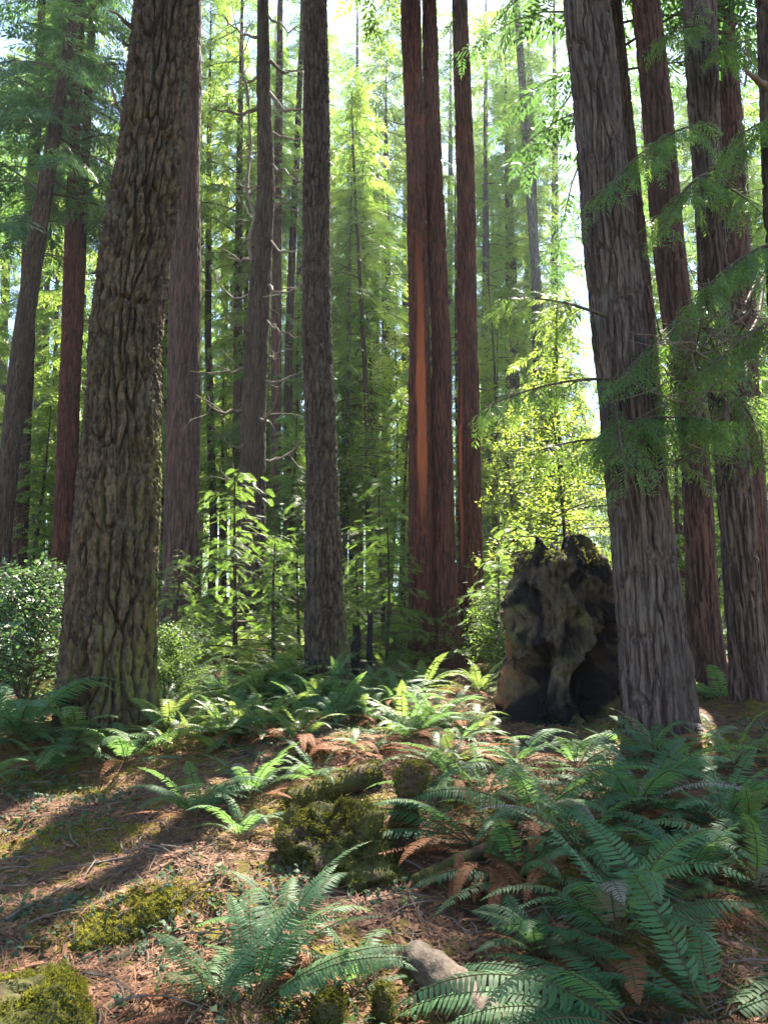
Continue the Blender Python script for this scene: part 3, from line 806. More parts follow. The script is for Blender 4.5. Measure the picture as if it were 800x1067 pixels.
# far mass of foliage closing the view
g = Geo(); P = []
r = np.random.default_rng(77)
for k in range(120):
    x0, y0 = r.uniform(-75, 75), r.uniform(72, 110)
    h = r.uniform(18, 36); n = 700
    u = r.uniform(0, 1, n) ** .8; a = r.uniform(0, 2 * PI, n)
    R = (3.6 * (1 - u) ** .6 + .3) * np.sqrt(r.uniform(.1, 1, n)) * (1 + .35 * np.sin(a * 3 + u * 20))
    P.append(np.stack([x0 + R * np.cos(a), y0 + R * np.sin(a), gz(x0, y0) + 1 + u * h - .3 * R], 1))
P = np.concatenate(P)
put_sprays(g, COARSE, P, r.normal(size=P.shape) + [0, 0, -.4], np.array([[0, 0, 1.]]) + r.normal(size=P.shape) * .5, r.uniform(1.6, 3.0, len(P)))
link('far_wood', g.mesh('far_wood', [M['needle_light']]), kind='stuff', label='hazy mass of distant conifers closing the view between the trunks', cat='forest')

# ------------------------------------------------------------------ ferns
def frond_mesh(name, seed, L=1.0, npin=34, el=1.1, bend=1.5, mat='fern', wmax=.10, twist=0.0, droopp=.25, stalk=.14):
    """one sword-fern frond in the y-z plane starting at the origin, rising at angle el and arching over"""
    r = np.random.default_rng(seed); n = 26
    s = np.linspace(0, 1, n); ang = el - bend * s ** 1.3
    dy, dz = np.cos(ang), np.sin(ang)
    yy = np.concatenate([[0], np.cumsum((dy[1:] + dy[:-1]) / 2)]) * L / (n - 1)
    zz = np.concatenate([[0], np.cumsum((dz[1:] + dz[:-1]) / 2)]) * L / (n - 1)
    xx = .06 * L * twist * s ** 2
    C = np.stack([xx, yy, zz], 1)
    g = Geo(); g.add(*tube(C, .0042 * (1 - .8 * s) + .0008, 4), 1)
    V = []
    for k in range(npin):
        t = stalk + (1 - stalk) * (k + .5) / npin
        q = np.array([np.interp(t, s, C[:, i]) for i in range(3)]); a = np.interp(t, s, ang)
        tan = np.array([0, math.cos(a), math.sin(a)]); nr = np.array([0, -math.sin(a), math.cos(a)])
        v = (t - stalk) / (1 - stalk)
        prof = min(1, .55 + v * 2.2) * (1 - v ** 2.6) ** .9
        l = wmax * L * prof * r.uniform(.9, 1.08)
        w = L * (1 - stalk) / npin * .76
        if l < .004: continue
        for sg in (-1, 1):
            if r.uniform() < .035: continue
            l = wmax * L * prof * r.uniform(.82, 1.1)
            d = nrm(np.array([sg, 0, 0]) + tan * r.uniform(.22, .4) - nr * (droopp + r.uniform(-.1, .15)) + nr * .12)
            cr = tan - d * (tan @ d); cr = nrm(cr)
            p0 = q; p1 = q + d * l * .33 + nr * .02 * l; p2 = q + d * l * .72 - nr * .03 * l; p3 = q + d * l + cr * .1 * l - nr * .14 * l
            w0, w1, w2 = w * .34, w * .5, w * .36
            V.append(np.array([p0 - cr * w0, p0 + cr * w0, p1 + cr * w1, p1 - cr * w1]))
            V.append(np.array([p1 - cr * w1, p1 + cr * w1, p2 + cr * w2, p2 - cr * w2]))
            V.append(np.array([p2 - cr * w2, p2 + cr * w2, p3 + cr * w * .05, p3 - cr * w * .05]))
    V = np.concatenate(V); g.add(V, np.arange(len(V)).reshape(-1, 4), 0)
    return g.mesh(name, [M[mat], M['fern_stem']])

FR = {}
specs = [(1.25, 1.1), (1.1, 1.5), (.95, 1.4), (.75, 1.3), (1.35, 1.9), (.55, 1.0), (.4, .75)]
for mat in ('fern', 'fern_light', 'fern_dead', 'fern_grey'):
    FR[mat] = [frond_mesh('frond', 600 + i, 1.0, 38, e, b, mat, .105 + .014 * (i % 3), (-1) ** i * (i % 3) * .6, .15 + .1 * (i % 3)) for i, (e, b) in enumerate(specs)]
DEADFR = [frond_mesh('frond', 650 + i, 1.0, 34, e, b, 'fern_dead', .10, (-1) ** i, .1, .25) for i, (e, b) in enumerate([(.35, .6), (.7, 1.6), (.2, .35), (.5, 1.0)])]
FARFR = {m: [frond_mesh('frond', 660 + i, 1.0, 20, e, b, m, .15, 0, .2) for i, (e, b) in enumerate([(1.2, 1.3), (.9, 1.3), (.6, 1.1)])] for m in ('fern', 'fern_light')}

def fern(label, px, py, L, n, mat='fern', dead=0, grey=0, az=None, group=None, far=False, pos=None, sel=None, name='sword_fern'):
    g = ground(px, py) if pos is None else pos
    root = bpy.data.objects.new(name, None); COL.objects.link(root)
    root.location = (g[0], g[1], g[2] + .02); root.empty_display_size = .1
    tag(root, label, 'fern', group)
    rr = random.Random(int(px * 13 + py * 7))
    a0 = rr.uniform(0, 6)
    for k in range(n):
        pool = FARFR[mat if mat in FARFR else 'fern'] if far else FR[mat]
        m = pool[sel[k % len(sel)]] if sel else rr.choice(pool)
        if az: ang = math.radians(az[0] + (az[1] - az[0]) * (k + .5 + rr.uniform(-.35, .35)) / n)
        else: ang = a0 + 2 * PI * (k + rr.uniform(-.3, .3)) / n
        s = L * rr.uniform(.7, 1.1)
        link('frond', m, root, (0.02 * math.sin(k), .02 * math.cos(k), 0), (rr.uniform(-.22, .15), rr.uniform(-.38, .38), ang), s)
    for k in range(dead):
        o = link('frond', rr.choice(DEADFR), root, (0, 0, 0), (rr.uniform(-.25, .05), rr.uniform(-.3, .3), rr.uniform(0, 6.28)), L * rr.uniform(.6, .95))
        o['label'] = 'dry brown frond hanging low'
    for k in range(grey):
        o = link('frond', rr.choice(FR['fern_grey']), root, (0, 0, 0), (0, rr.uniform(-.2, .2), rr.uniform(0, 6.28)), L * rr.uniform(.8, 1.05))
        o['label'] = 'pale withered frond'
    return root
# az: degrees, 0 = away from camera (+y), 90 = left, -90 = right, 180 = toward camera
FERNS = [
 ('big sword fern with a ring of arching fronds, in front of the right-hand fern bank', 645, 990, .80, 15, 'fern', 4, 2, None),
 ('tall dark green fern rising from the bottom right corner', 745, 1075, .85, 9, 'fern', 1, 0, (-100, 100)),
 ('broad fern spreading leftward along the bottom edge right of the grey log', 665, 1090, .85, 8, 'fern', 1, 0, (20, 140)),
 ('dense fern clump left in the fern bank, below the burnt stump', 560, 865, .85, 15, 'fern', 3, 1, None),
 ('dense fern clump in the middle of the fern bank, below the large grey trunk', 665, 850, .9, 16, 'fern', 3, 2, None),
 ('fern clump at the right of the fern bank with pale fronds reaching up', 755, 870, .9, 14, 'fern', 4, 1, None),
 ('fern tucked against the foot of the burnt stump', 600, 805, .75, 12, 'fern', 2, 0, None),
 ('fern at the foot of the large grey trunk', 680, 790, .75, 12, 'fern', 2, 1, None),
 ('bleached fern right of the large grey trunk, in a sunny patch', 765, 800, .75, 11, 'fern_light', 2, 2, None),
 ('fern with short fronds left of the burnt stump fern bank', 505, 835, .7, 10, 'fern', 2, 0, None),
 ('fern with one long frond pointing left past the mossy stump', 492, 885, .95, 4, 'fern', 5, 0, (70, 110)),
 ('fern with slanting fronds just left of the grey log', 265, 1055, .72, 9, 'fern', 2, 0, (-110, 40)),
 ('low fern in the bottom foreground, left of the slanting-frond fern', 225, 1062, .5, 7, 'fern', 1, 0, (-60, 110)),
 ('small fern behind the slanting-frond fern in the foreground', 300, 985, .55, 6, 'fern', 1, 0, (-90, 90)),
 ('small fern hugging the ground by the grey log', 370, 1045, .45, 6, 'fern', 1, 0, None),
 ('fern hanging over the dark hollow left of the mossy stump', 205, 855, .6, 10, 'fern', 3, 0, None),
 ('fern with arched pale frond between hollow and mossy stump', 262, 838, .65, 9, 'fern', 3, 1, None),
 ('lush dark fern at the left edge in front of the round shrub', 18, 780, 1.15, 20, 'fern', 1, 0, None),
 ('fern with wide bright fronds at the left foot of the mossy fir', 78, 785, .95, 12, 'fern_light', 1, 0, (60, 300)),
 ('low fern with one frond reaching in from the left edge', -25, 830, .7, 7, 'fern', 0, 0, None),
 ('pale fern just right of the foot of the mossy fir', 195, 775, .6, 11, 'fern_light', 2, 0, None),
 ('sunlit fern left of the slim brown fir', 255, 765, .65, 12, 'fern_light', 2, 0, None),
 ('upright fern in front of the slim brown fir', 340, 755, .85, 10, 'fern', 3, 1, None),
 ('reddish half-dead fern right of the upright one', 310, 780, .7, 5, 'fern_light', 10, 0, None),
 ('sunlit fern below the two black snags', 385, 740, .7, 10, 'fern_light', 2, 0, None),
 ('bright fern at the foot of the fused redwoods', 440, 725, .75, 12, 'fern_light', 1, 0, None),
 ('bright feathery fern at the foot of the single redwood', 500, 725, .75, 13, 'fern_light', 1, 0, None),
 ('fern between the slim brown fir and the bright hemlock sapling', 285, 735, .7, 11, 'fern', 1, 0, None),
 ('fern at the foot of the bright hemlock sapling', 235, 735, .75, 11, 'fern', 1, 0, None),
 ('half-dead fern lying left of the mossy post', 385, 790, .6, 3, 'fern', 9, 0, None),
 ('rust-coloured dead fern heap in the sun left of the burnt stump', 470, 790, .6, 2, 'fern_light', 13, 0, None),
 ('rust-coloured dead fern heap at the right edge below the trunks', 785, 835, .7, 2, 'fern', 15, 0, None),
 ('dead fern collapsed over the rotten slab', 505, 910, .65, 2, 'fern', 12, 0, None),
 ('small fern beside the mossy post on its right', 450, 835, .5, 7, 'fern', 2, 0, None),
]
for (lab, px, py, L, n, mat, d, gr, az) in FERNS:
    fern(lab, px, py, L * (1.22 if px > 520 and py > 840 else 1.08), int(n * (1.0 if px > 480 and py > 780 else 1.25)), mat, int(d * (2.0 if px > 480 else 1.6)), gr, az)
for i, (lab, px, py, L, dead, live) in enumerate([
    ('rusty heap of dead fronds left of the sunny mossy chunk', 365, 785, .65, 14, 2), ('rusty heap of dead fronds beside the low red log', 425, 775, .65, 15, 1),
    ('rusty heap of dead fronds at the left foot of the burnt stump', 505, 775, .6, 13, 1), ('rusty heap of dead fronds right of the foot of the large grey trunk', 735, 775, .7, 14, 3),
    ('rusty heap of dead fronds under the ridged right-hand trunk', 795, 790, .7, 14, 2), ('rusty heap of dead fronds beside the sunny fern left of the slim fir', 225, 790, .5, 9, 3)]):
    fern(lab, px, py, L, live, 'fern_light', dead)
MF = 'ferns crowding the sunny rise'
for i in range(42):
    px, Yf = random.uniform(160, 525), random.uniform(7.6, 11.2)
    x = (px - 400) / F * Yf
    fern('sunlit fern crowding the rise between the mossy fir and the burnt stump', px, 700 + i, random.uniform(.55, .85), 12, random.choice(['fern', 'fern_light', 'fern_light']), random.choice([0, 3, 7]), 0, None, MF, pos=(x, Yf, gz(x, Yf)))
for lab, px, py, L, n, m_, d_ in [
    ('fern with long low fronds on the slope below the mossy fir', 130, 800, .8, 10, 'fern', 2), ('pale fern at the right foot of the mossy fir, half in the sun', 172, 790, .55, 9, 'fern_light', 1),
    ('wide fern in the shadow at the left edge, beyond the sunny moss', 45, 812, .7, 10, 'fern', 1), ('fern at the left end of the low rotten stump', 250, 880, .55, 8, 'fern', 4),
    ('fern behind the low rotten stump, tips above it', 330, 815, .7, 9, 'fern', 3), ('fern in the gap between the mossy post and the fern bank', 455, 800, .65, 10, 'fern_light', 4)]:
    fern(lab, px, py, L, n, m_, d_)
BK_ = 'ferns filling the right-hand fern bank'
for i, (px, py, L) in enumerate([(540, 925, .8), (610, 905, .85), (720, 930, .9), (790, 940, .9), (560, 1000, .6), (715, 815, .8), (540, 800, .7), (790, 890, .9), (470, 820, .6)]):
    fern('dark green fern deep in the crowded fern bank below the large grey trunk', px, py, L * .95, 12, 'fern_light' if i % 4 == 3 else 'fern', 6, i % 2, None, BK_)
FL = 'ferns on the slope between the trunks'
for k in range(56):
    while True:
        px, Yf = random.uniform(-20, 820), random.uniform(10.5, 19)
        x = (px - 400) / F * Yf
        if abs(px - 560) > 60 or Yf > 11: break
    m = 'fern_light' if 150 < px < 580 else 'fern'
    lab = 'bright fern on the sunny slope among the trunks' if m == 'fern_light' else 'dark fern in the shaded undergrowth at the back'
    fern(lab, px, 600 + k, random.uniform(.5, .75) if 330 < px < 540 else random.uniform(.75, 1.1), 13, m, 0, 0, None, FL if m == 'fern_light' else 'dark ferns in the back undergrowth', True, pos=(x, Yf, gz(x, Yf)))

# ------------------------------------------------------------------ shrubs
def shrub(label, px, py, s, me, name='shrub', mat=None, pos=None, flat=1.0):
    g = ground(px, py) if pos is None else np.array(pos)
    root = bpy.data.objects.new(name, None); COL.objects.link(root); root.location = g; tag(root, label, 'shrub')
    G_ = Geo()
    for k in range(7):
        a = k * .9; t = np.linspace(0, 1, 6)
        G_.add(*tube(np.stack([.35 * s * t * math.cos(a), .35 * s * t * math.sin(a), -.1 + .9 * s * t], 1), .012 * (1 - .7 * t) + .002, 5))
    link('stem', G_.mesh('stem', [M['branch']], True), root)
    link('foliage', me, root, (0, 0, .02), (0, 0, random.uniform(0, 6)), (s * 1.1, s * 1.1, s * flat))
    return root
shrub('round dark green leafy shrub left of the mossy fir', 26, 735, 1.2, BUSH[0])
shrub('leafy shrub behind the round one at the left edge', -5, 705, 1.3, BUSH[1])
shrub('low leafy shrub at the foot of the purple-brown redwood', 175, 735, .7, copy_mat(BUSH[1], M['hemlock']))
shrub('leafy shrub in the shade behind the black snags', 412, 690, .6, copy_mat(BUSH[0], M['hemlock']))
shrub('leafy shrub between the single redwood and the burnt stump', 520, 700, 1.0, copy_mat(BUSH[1], M['hemlock']))

# ------------------------------------------------------------------ stumps, logs, snags
def tufts(V, Nn, n, L, seed, bias=.2):
    r = np.random.default_rng(seed)
    keep = np.where(Nn[:, 2] > -.75)[0]
    keep = keep[(perlin(V[keep] * 4.5 + seed) + .5 * perlin(V[keep] * 13)) > -.34]
    i = r.choice(keep, n)
    T_ = np.concatenate([rhomb((0, 0, 0), (r.normal() * .5, 1, r.normal() * .5), (0, 0, 1), 1 * r.uniform(.6, 1.1), .22) for _ in range(4)])
    fw = Nn[i] + r.normal(size=(n, 3)) * .6 + [0, 0, bias]
    return scatter(T_, np.arange(16).reshape(-1, 4), V[i] + r.normal(size=(n, 3)) * .008, fw, r.normal(size=(n, 3)), L * r.uniform(.5, 1.3, n))

def lathe_blob(prof, nu, nv, amp, freq, seed, sq=(1, 1)):
    """prof: (z, r) list; noise-displaced solid of revolution, closed at the top"""
    prof = np.array(prof); s = np.linspace(0, 1, nv)
    d = np.concatenate([[0], np.cumsum(np.linalg.norm(np.diff(prof, axis=0), axis=1))]); d /= d[-1]
    z, rad = np.interp(s, d, prof[:, 0]), np.interp(s, d, prof[:, 1])
    th = np.arange(nu) / nu * 2 * PI
    V = np.stack([(rad[:, None] * np.cos(th) * sq[0]).ravel(), (rad[:, None] * np.sin(th) * sq[1]).ravel(), np.repeat(z, nu)], 1)
    c = np.array([0, 0, prof[:, 0].mean()])
    n = nrm(V - c * .9)
    V = V + n * (amp * (fbm(V * freq + seed, 4) - .35 * (1 - np.exp(-5 * np.abs(perlin(V * freq * 1.6 + seed))))))[:, None]
    return V, n, grid_quads(nv, nu)

def mossy(label, cat, name, px, py, prof, amp, freq, seed, sq=(1, 1), nt=2600, tl=.035, rot=(0, 0, 0), mat='moss_log', dz=0, part='moss', tm='moss_dark'):
    g = ground(px, py)
    V, n, Q = lathe_blob(prof, 110, 90, amp, freq, seed, sq)
    o = link(name, mesh_np(name, V, Q, [M[mat]], smooth=True), None, (g[0], g[1], g[2] + dz), rot, None, label, cat)
    if nt:
        TV, TQ = tufts(V, n, nt, tl, int(seed))
        link(part, mesh_np(part, TV, TQ, [M[tm]]), o)
    return o
mossy('low rotten stump under thick olive moss, left of the mossy post', 'stump', 'mossy_stump', 350, 905, [(-.2, .50), (.0, .43), (.10, .33), (.22, .24), (.32, .15), (.36, .005)], .20, 3.2, 3.0, (1, .8), nt=8000, tl=.028)
mossy('mossy lump leaning on the low rotten stump, on its left', 'stump', 'mossy_root', 318, 900, [(-.2, .24), (.05, .2), (.18, .16), (.27, .1), (.3, .005)], .11, 4, 8.0, nt=3000, tl=.03)
mossy('upright mossy post like a thumb, right of the low rotten stump', 'stump', 'mossy_post', 418, 865, [(-.2, .16), (.06, .12), (.22, .085), (.36, .095), (.44, .08), (.48, .005)], .07, 4.5, 13.0, nt=1700, tl=.026, rot=(.05, .2, 0))
mossy('round boulder wrapped in bright green moss, bottom left corner', 'rock', 'mossy_boulder', 28, 1072, [(-.15, .30), (.0, .29), (.1, .24), (.17, .14), (.19, .005)], .08, 4, 21.0, nt=7000, tl=.022, tm='moss_tuft')
mossy('small mossy stub under the fern at the bottom edge', 'stump', 'mossy_stub', 343, 1075, [(-.1, .07), (.05, .07), (.12, .05), (.14, .004)], .02, 8, 5.0, nt=700, tl=.02)
mossy('narrow mossy stub beside the grey log at the bottom edge', 'stump', 'mossy_stub', 398, 1075, [(-.1, .05), (.08, .05), (.15, .04), (.17, .004)], .015, 8, 6.0, nt=600, tl=.02)
mossy('mossy chunk in the sunny litter right of the black snags', 'stump', 'mossy_chunk', 405, 755, [(-.1, .13), (.05, .13), (.14, .1), (.18, .005)], .05, 5, 7.0, nt=700, tl=.025)

# burnt stump
g = ground(588, 790); Ys = 9.6
bs = np.array([at(588, 760, Ys)[0], Ys, 0]); bs[2] = gz(bs[0], bs[1])
hS = at(588, 572, Ys)[2] - bs[2]
nu, nv = 300, 190
th = np.arange(nu) / nu * 2 * PI; s = np.linspace(0, 1, nv)
T_, S_ = np.meshgrid(th, s)
rad0 = np.interp(S_, [0, .08, .3, .6, .85, .95, 1], [.92, .82, .76, .68, .60, .52, .40])
topv = hS * (1 + .04 * np.cos(T_ - .5) + .10 * perlin(np.stack([np.cos(th) * 2.2, np.sin(th) * 2.2, th * 0 + 4], 1))[None] + .05 * perlin(np.stack([np.cos(th) * 5, np.sin(th) * 5, th * 0 + 9], 1))[None] + .02 * perlin(np.stack([np.cos(th) * 19, np.sin(th) * 19, th * 0 + 9], 1))[None])
Zs = S_ * (topv + .3) - .3
P = np.stack([(np.cos(T_) * rad0).ravel(), (np.sin(T_) * rad0).ravel(), Zs.ravel()], 1)
R_ = rad0 + .16 * fbm(P * 1.6 + 2.2, 2).reshape(rad0.shape) + .07 * fbm(P * np.array([5, 5, 2.5]), 3).reshape(rad0.shape) + .075 * (1 - np.exp(-6 * np.abs(perlin(P * np.array([9, 9, 2.2]) + 60)))).reshape(rad0.shape) - .05 + .04 * fbm(P * np.array([24, 24, 9]), 3).reshape(rad0.shape)
ang = (T_ + PI / 2 + PI) % (2 * PI) - PI    # 0 = facing camera, negative = left
def hole(a, z, wa, wz, d):
    e = ((ang - a + .25 * np.sin(Zs * 4)) / wa) ** 2 + ((Zs - z) / wz) ** 2
    return d * np.clip(1.25 - e, 0, 1) ** .6
hol = hole(-.55, .35, .34, .55, .34) + hole(.62, .45, .42, .75, .42) + hole(-.1, 1.05, .22, .3, .16) + hole(-.75, 1.35, .25, .3, .12) + hole(.35, 1.5, .3, .25, .12)
hol = np.minimum(hol, .5)
R_ = np.maximum(R_ - hol, .12)
V = np.stack([(np.cos(T_) * R_).ravel(), (np.sin(T_) * R_ * .9).ravel(), Zs.ravel()], 1)
nz = fbm(P * 2.4 + 40, 3).reshape(T_.shape)
crk = 1 - np.clip(cells(T_ / (2 * PI) * 22 + .4 * nz, Zs / .75 + .3 * nz, 22, 5) / .22, 0, 1)
V = V * (1 - .09 * crk.ravel()[:, None] * np.array([1, 1, 0]))
nz2 = fbm(P * np.array([6, 6, 3]) + 11, 3).reshape(T_.shape)
char = np.clip(hol * 5 + nz * 2.0 + nz2 * 1.6 + .30, 0, 1)
char = np.maximum(char, np.clip((S_ - .84) * 6 + nz * 1.4, 0, 1))
sunlit_edge = np.clip((-ang - 1.0) * 2.5 + nz * .8, 0, 1) * np.clip(1.2 - S_ * 1.4, 0, 1) * (1 - char)  # sunlight on the stump's left edge, put into the colour as orange
# inner wall of the hollow top, joined to the rim
nin = 26; si = np.linspace(0, 1, nin)[1:]
rim = V.reshape(nv, nu, 3)[-1]
inner = np.stack([np.stack([rim[:, 0] * (1 - .18 - .75 * q), rim[:, 1] * (1 - .18 - .75 * q), rim[:, 2] - .05 - 1.0 * q ** 1.5 + .05 * rng.normal(size=nu) * (1 - q)], 1) for q in si])
V2 = np.concatenate([V, inner.reshape(-1, 3)])
ch2 = np.concatenate([char.ravel(), np.ones(nu * len(si))]); sunlit_edge2 = np.concatenate([sunlit_edge.ravel(), np.zeros(nu * len(si))])
stump = link('burnt_stump', mesh_np('burnt_stump', V2, grid_quads(nv + len(si), nu), [M['stump']], smooth=True, attrs={'char': ch2, 'sunlit_edge': sunlit_edge2}), None, bs, label='massive hollow burnt stump with black cavities, left of the large grey trunk', cat='stump')
Nn = nrm(V * [1, 1, 0.01]) ; sel = (S_.ravel() > .9)
TV, TQ = tufts(V[sel], nrm(Nn[sel] * .3 + [0, 0, 1]), 900, .035, 5)
link('moss', mesh_np('moss', TV, TQ, [M['moss_tuft']]), stump)
shrub('airy huckleberry bush growing out of the top of the burnt stump', 0, 0, .27, BROADTREE[1], 'huckleberry_bush', pos=(bs[0] - .1, bs[1] + .25, bs[2] + hS - .35), flat=.27)

def snag(label, px, py, toppx, toppy, w):
    Yb = 12.3; p0 = at(px, py, Yb); p0[2] = gz(p0[0], Yb) - .2; p1 = at(toppx, toppy, Yb)
    t = np.linspace(0, 1, 14)
    pts = p0 + np.outer(t, p1 - p0); pts[:, 0] += .01 * np.sin(t * 9)
    V, Q = tube(pts - p0, np.linspace(w * 1.15, w * .8, 14), 14, .10)
    V[-14:, 2] += np.random.default_rng(3).uniform(-.08, .1, 14); 
    g_ = Geo(); g_.add(V, Q)
    cap = tube(np.array([pts[-1] - p0, pts[-1] - p0 - [0, 0, .05]]), [w * .7, .002], 14); g_.add(*cap)
    link('burnt_snag', g_.mesh('burnt_snag', [M['char']]), None, p0, label=label, cat='snag')
snag('short thick black snag right of the slim brown fir', 371, 690, 371, 652, .075)
snag('taller thin black snag, the right one of the two', 386, 690, 385, 639, .05)

def log(label, a, b, r, mat, name='fallen_log', Y2=None, sink=.3, moss=0, n=40, tl=.03, tm='moss_dark'):
    p0, p1 = ground(*a), ground(*b)
    p0 = p0 + [0, 0, r * (1 - sink)]; p1 = p1 + [0, 0, r * (1 - sink)]
    c = (p0 + p1) / 2; t = np.concatenate([[0, .004, .012], np.linspace(.03, .97, n), [.988, .996, 1]])
    pts = p0 + np.outer(t, p1 - p0) - c
    rad = r * (1 + .1 * np.sin(t * 7)) * np.interp(t, [0, .004, .012, .2, .9, .988, .996, 1], [.04, .55, .78, 1, 1, .78, .55, .04])
    V, Q = tube(pts, rad, 40)
    d = nrm(p1 - p0); ax = V - np.outer(V @ d, d); nn = nrm(ax)
    V = V + nn * (r * .22 * fbm(V * 5 + 3, 3))[:, None] + nn * (r * .1 * perlin(V * np.array([22, 22, 22]) + 8))[:, None]
    o = link(name, mesh_np(name, V, Q, [M[mat]], smooth=True), None, c, label=label, cat='log')
    if moss:
        TV, TQ = tufts(V, nn, moss, tl, 3); link('moss', mesh_np('moss', TV, TQ, [M[tm]]), o)
    return o
log('weathered grey log end running out of the bottom of the frame', (432, 1005), (560, 1120), .085, 'grey_log', sink=.6)
log('rotten reddish log lying under the half-dead ferns in the middle', (430, 925), (530, 880), .055, 'moss_log', 'rotten_log', sink=.7)
log('short mossy log behind the mossy post', (300, 850), (395, 815), .10, 'moss_log', moss=1200)
log('old log lying behind the black snags', (375, 715), (450, 712), .16, 'moss_log', moss=500)
log('low red log in the sunny litter left of the burnt stump', (430, 770), (520, 765), .09, 'rot', 'rotten_log')
log('half-buried log topped with golden moss in the left foreground', (68, 985), (200, 925), .16, 'moss_log', sink=1.88, moss=9000, tl=.018, tm='moss_gold')

# leaning rotten slab
p0 = ground(468, 945); p1 = at(480, 880, p0[1] + .1)
t = np.linspace(0, 1, 12)
V, Q = tube(np.outer(t, p1 - p0) + [0, 0, -.05], np.where(t > .95, .01, .035 * (1.2 - .5 * t)), 10, .12)
link('rotten_slab', mesh_np('rotten_slab', V, Q, [M['rot']]), None, p0, label='orange-brown rotten slab standing under the dead fern right of the mossy stump', cat='wood')
# red bark chunk, plus sticks
p0 = ground(160, 1045)
V, n_, Q = lathe_blob([(-.015, .055), (0, .06), (.02, .055), (.03, .005)], 24, 16, .02, 14, 3, (1, .75))
link('bark_chunk', mesh_np('bark_chunk', V, Q, [M['rot']]), None, p0 + [0, 0, .015], (.25, .1, .4), None, 'red-brown bark chunk on the path near the bottom left', 'wood')
def stick(label, a, b, r):
    p0, p1 = ground(*a), ground(*b); t = np.linspace(0, 1, 12)
    xy = p0 + np.outer(t, p1 - p0) + np.outer(np.sin(t * 5) * .02, [1, .4, 0])
    xy[:, 2] = height(xy[:, 0], xy[:, 1]) + r + .015
    V, Q = tube(xy - p0, r * (1 - .5 * t), 6, .08)
    link('fallen_stick', mesh_np('fallen_stick', V, Q, [M['twig']], smooth=True), None, p0, label=label, cat='stick')
stick('long thin stick on the bare path at the left edge', (5, 965), (75, 925), .008)
stick('thin dark stick slanting across the gold moss', (70, 985), (115, 955), .01)
stick('pale stick lying right of the mossy stump', (420, 900), (470, 935), .008)
stick('bent stick below the left-hand sunny moss', (90, 905), (210, 880), .007)
stick('twig beside the slanting-frond fern', (200, 1000), (270, 960), .006)

# ------------------------------------------------------------------ litter and ground cover (nobody could count it)
def floor_scatter(name, n, xr, yr, tm, sc, mat, label, cat, flat=.35, lift=.012, mask=None, seed=1):
    r = np.random.default_rng(seed)
    y = yr[0] + (yr[1] - yr[0]) * r.uniform(0, 1, n) ** 1.5; xx = r.uniform(-1, 1, n) * (.62 * y + .4)
    if mask is not None:
        k = mask(xx, y, r); xx, y = xx[k], y[k]
    n = len(xx)
    pp = np.stack([xx, y, xx * 0], 1)
    z = height(xx, y) + .022 * fbm(pp * 6.0, 2) + .010 * fbm(pp * 22, 2)
    a = r.uniform(0, 2 * PI, n)
    fw = np.stack([np.cos(a), np.sin(a), r.normal(size=n) * flat + .2 * np.sin(a)], 1)
    up = np.array([[0, -.2, 1.]]) + r.normal(size=(n, 3)) * flat
    g_ = Geo(); put_sprays(g_, tm, np.stack([xx, y, z + lift], 1), fw, up, r.uniform(sc[0], sc[1], n))
    link(name, g_.mesh(name, [M[mat]]), label=label, cat=cat, kind='stuff')
one = lambda L, w, fold=.1: (rhomb((0, -L / 2, 0), (0, 1, 0), (0, 0, 1), L, w, fold), np.arange(4).reshape(1, 4))
NEEDLES = [one(.07, .004), one(.11, .005), one(.028, .013), one(.04, .02), one(.02, .014), one(.16, .006)]
floor_scatter('leaf_litter', 140000, 0, (2.2, 15), NEEDLES, (.6, 1.4), 'litter', 'red-brown needles, twigs and dead leaves strewn over the forest floor', 'litter', .3, .008, seed=3)
def chip(L, w, h):
    v = np.array([[-w, -L, 0], [w, -L * .8, 0], [w * .8, L, 0], [-w * .7, L * .9, 0], [-w * .8, -L * .9, h], [w * .8, -L * .7, h * .8], [w * .5, L * .85, h], [-w * .6, L * .8, h * .7]]) / 2
    return v, np.array([[4, 5, 6, 7], [0, 1, 5, 4], [1, 2, 6, 5], [2, 3, 7, 6], [3, 0, 4, 7]])
def twiglet(L, seed):
    r = np.random.default_rng(seed); t = np.linspace(-.5, .5, 6)
    return tube(np.stack([L * .12 * np.sin(t * r.uniform(3, 7)), t * L, L * .05 * np.cos(t * 5)], 1), np.linspace(.005, .002, 6), 4)
floor_scatter('bark_debris', 3000, 0, (2.2, 11), [chip(.08, .03, .012), chip(.05, .035, .01), chip(.11, .025, .014)], (.5, 1.4), 'litter', 'flakes of bark and rotten wood lying over the forest floor', 'litter', .25, .006, seed=8)
floor_scatter('twig_litter', 1500, 0, (2.2, 12), [twiglet(.25, 1), twiglet(.4, 2), twiglet(.18, 3)], (.5, 1.4), 'twig', 'thin fallen twigs scattered over the forest floor', 'litter', .12, .015, seed=9)
COVER = [leaf_tmpl(700 + i, 4, .045, .036, .05) for i in range(3)]
floor_scatter('ground_cover', 15000, 0, (2.3, 14), COVER, (.6, 1.2), 'cover', 'small dark green leaves creeping over the forest floor', 'ground cover', .3, .035,
    mask=lambda x, y, r: (fbm(np.stack([x, y, x * 0 + 5], 1) * .9, 2) + r.uniform(-.25, .25, len(x)) > .2) , seed=4)
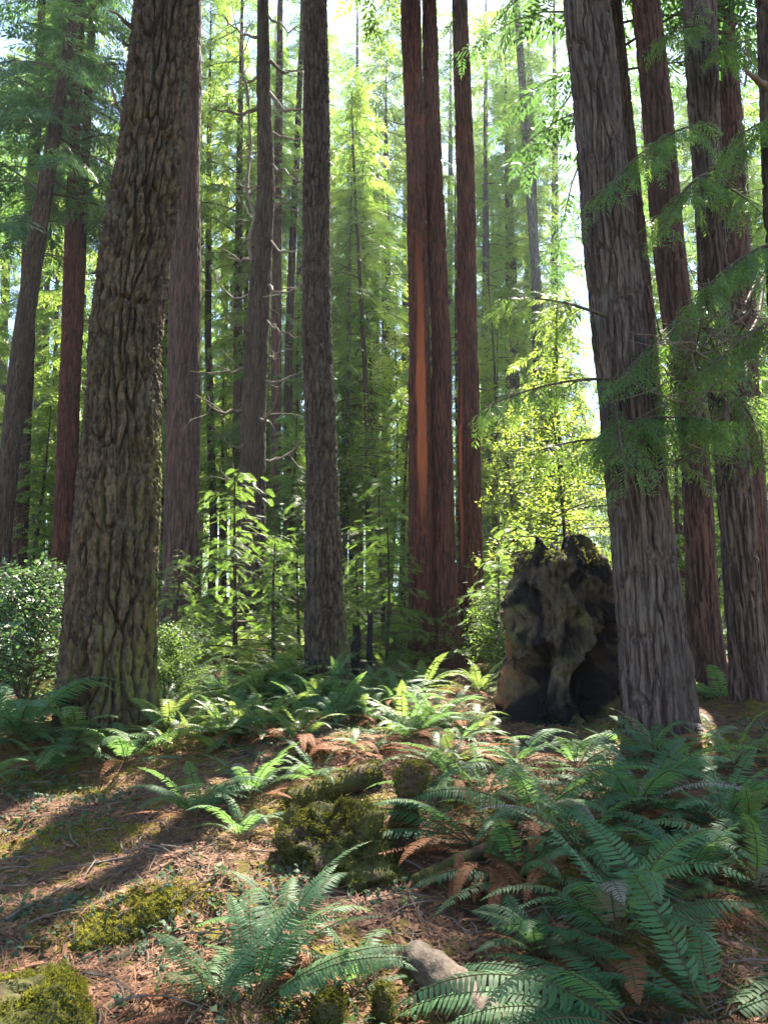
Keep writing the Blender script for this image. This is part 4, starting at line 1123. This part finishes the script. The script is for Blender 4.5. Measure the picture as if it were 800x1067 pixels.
# moss tufts on the gold moss patches
def moss_mask(x, y, r):
    v = np.zeros_like(x)
    for (px, py, rx, ry, an) in [(140, 948, .55, .17, .35), (60, 870, .9, .22, .2), (155, 765, .5, .35, 0), (30, 820, .9, .35, .1)]:
        g = ground(px, py); c, s = math.cos(an), math.sin(an)
        u = ((x - g[0]) * c + (y - g[1]) * s) / rx; w = (-(x - g[0]) * s + (y - g[1]) * c) / ry
        v = np.maximum(v, np.exp(-(u * u + w * w)))
    return r.uniform(0, 1, len(x)) < v * 1.2 - .2
floor_scatter('ground_moss', 150000, 0, (2.5, 11), [leaf_tmpl(720 + i, 5, .022, .006, .02) for i in range(3)], (.6, 1.3), 'moss_gold', 'golden green moss carpeting the left foreground', 'moss', .8, .006, mask=moss_mask, seed=5)

# ------------------------------------------------------------------ air
hz, nt, out = newmat('haze')
v = nt.nodes.new('ShaderNodeVolumePrincipled')
v.inputs['Color'].default_value = (.82, .90, 1.0, 1); v.inputs['Density'].default_value = .0004; v.inputs['Anisotropy'].default_value = .45
nt.links.new(v.outputs[0], out.inputs['Volume'])
x0, x1, y0, y1, zb, zt = -115, 115, -18, 140, -3, 72
V = [(a, b, c) for c in (zb, zt) for b in (y0, y1) for a in (x0, x1)]
link('haze', mesh_np('haze', V, [(0, 2, 3, 1), (4, 5, 7, 6), (0, 1, 5, 4), (2, 6, 7, 3), (0, 4, 6, 2), (1, 3, 7, 5)], [hz]), kind='stuff', label='pale haze hanging in the air between the trunks', cat='haze')

# ------------------------------------------------------------------ light, sky, camera
SUN_AZ, SUN_EL = math.radians(19.5), math.radians(54)     # azimuth from +y toward +x
w = bpy.data.worlds.new('World'); scene.world = w; w.use_nodes = True
nt = w.node_tree; nt.nodes.clear()
sky = nt.nodes.new('ShaderNodeTexSky'); sky.sky_type = 'NISHITA'; sky.sun_disc = False
sky.dust_density = .25; sky.sun_elevation = SUN_EL; sky.sun_rotation = SUN_AZ
bg = nt.nodes.new('ShaderNodeBackground'); bg.inputs['Strength'].default_value = .078
wo = nt.nodes.new('ShaderNodeOutputWorld')
nt.links.new(sky.outputs[0], bg.inputs[0]); nt.links.new(bg.outputs[0], wo.inputs[0])
sl = bpy.data.lights.new('sun', 'SUN'); sl.energy = 5; sl.angle = math.radians(.53); sl.color = (1, .92, .78)
so = bpy.data.objects.new('sun', sl); COL.objects.link(so)
d = Vector((math.sin(SUN_AZ) * math.cos(SUN_EL), math.cos(SUN_AZ) * math.cos(SUN_EL), math.sin(SUN_EL)))
so.rotation_euler = d.to_track_quat('Z', 'Y').to_euler(); so.location = d * 50

cam = bpy.data.cameras.new('camera'); co = bpy.data.objects.new('camera', cam); COL.objects.link(co)
co.location = (0, 0, CAMZ); co.rotation_euler = (PI / 2 + TILT, 0, 0)
cam.sensor_fit = 'VERTICAL'; cam.sensor_height = 24; cam.lens = 24 * F / 1067; cam.clip_end = 1000; cam.clip_start = .05
scene.camera = co

vs = scene.view_settings
vs.view_transform = 'Standard'; vs.look = 'None'; vs.gamma = 1; vs.use_curve_mapping = False; vs.exposure = 2.7
cy = scene.cycles
cy.use_denoising = True
cy.max_bounces = 6; cy.diffuse_bounces = 3; cy.glossy_bounces = 2; cy.transmission_bounces = 3; cy.volume_bounces = 0; cy.transparent_max_bounces = 8
cy.caustics_reflective = False; cy.caustics_refractive = False
cy.sample_clamp_indirect = 6
cy.volume_step_rate = 1.0
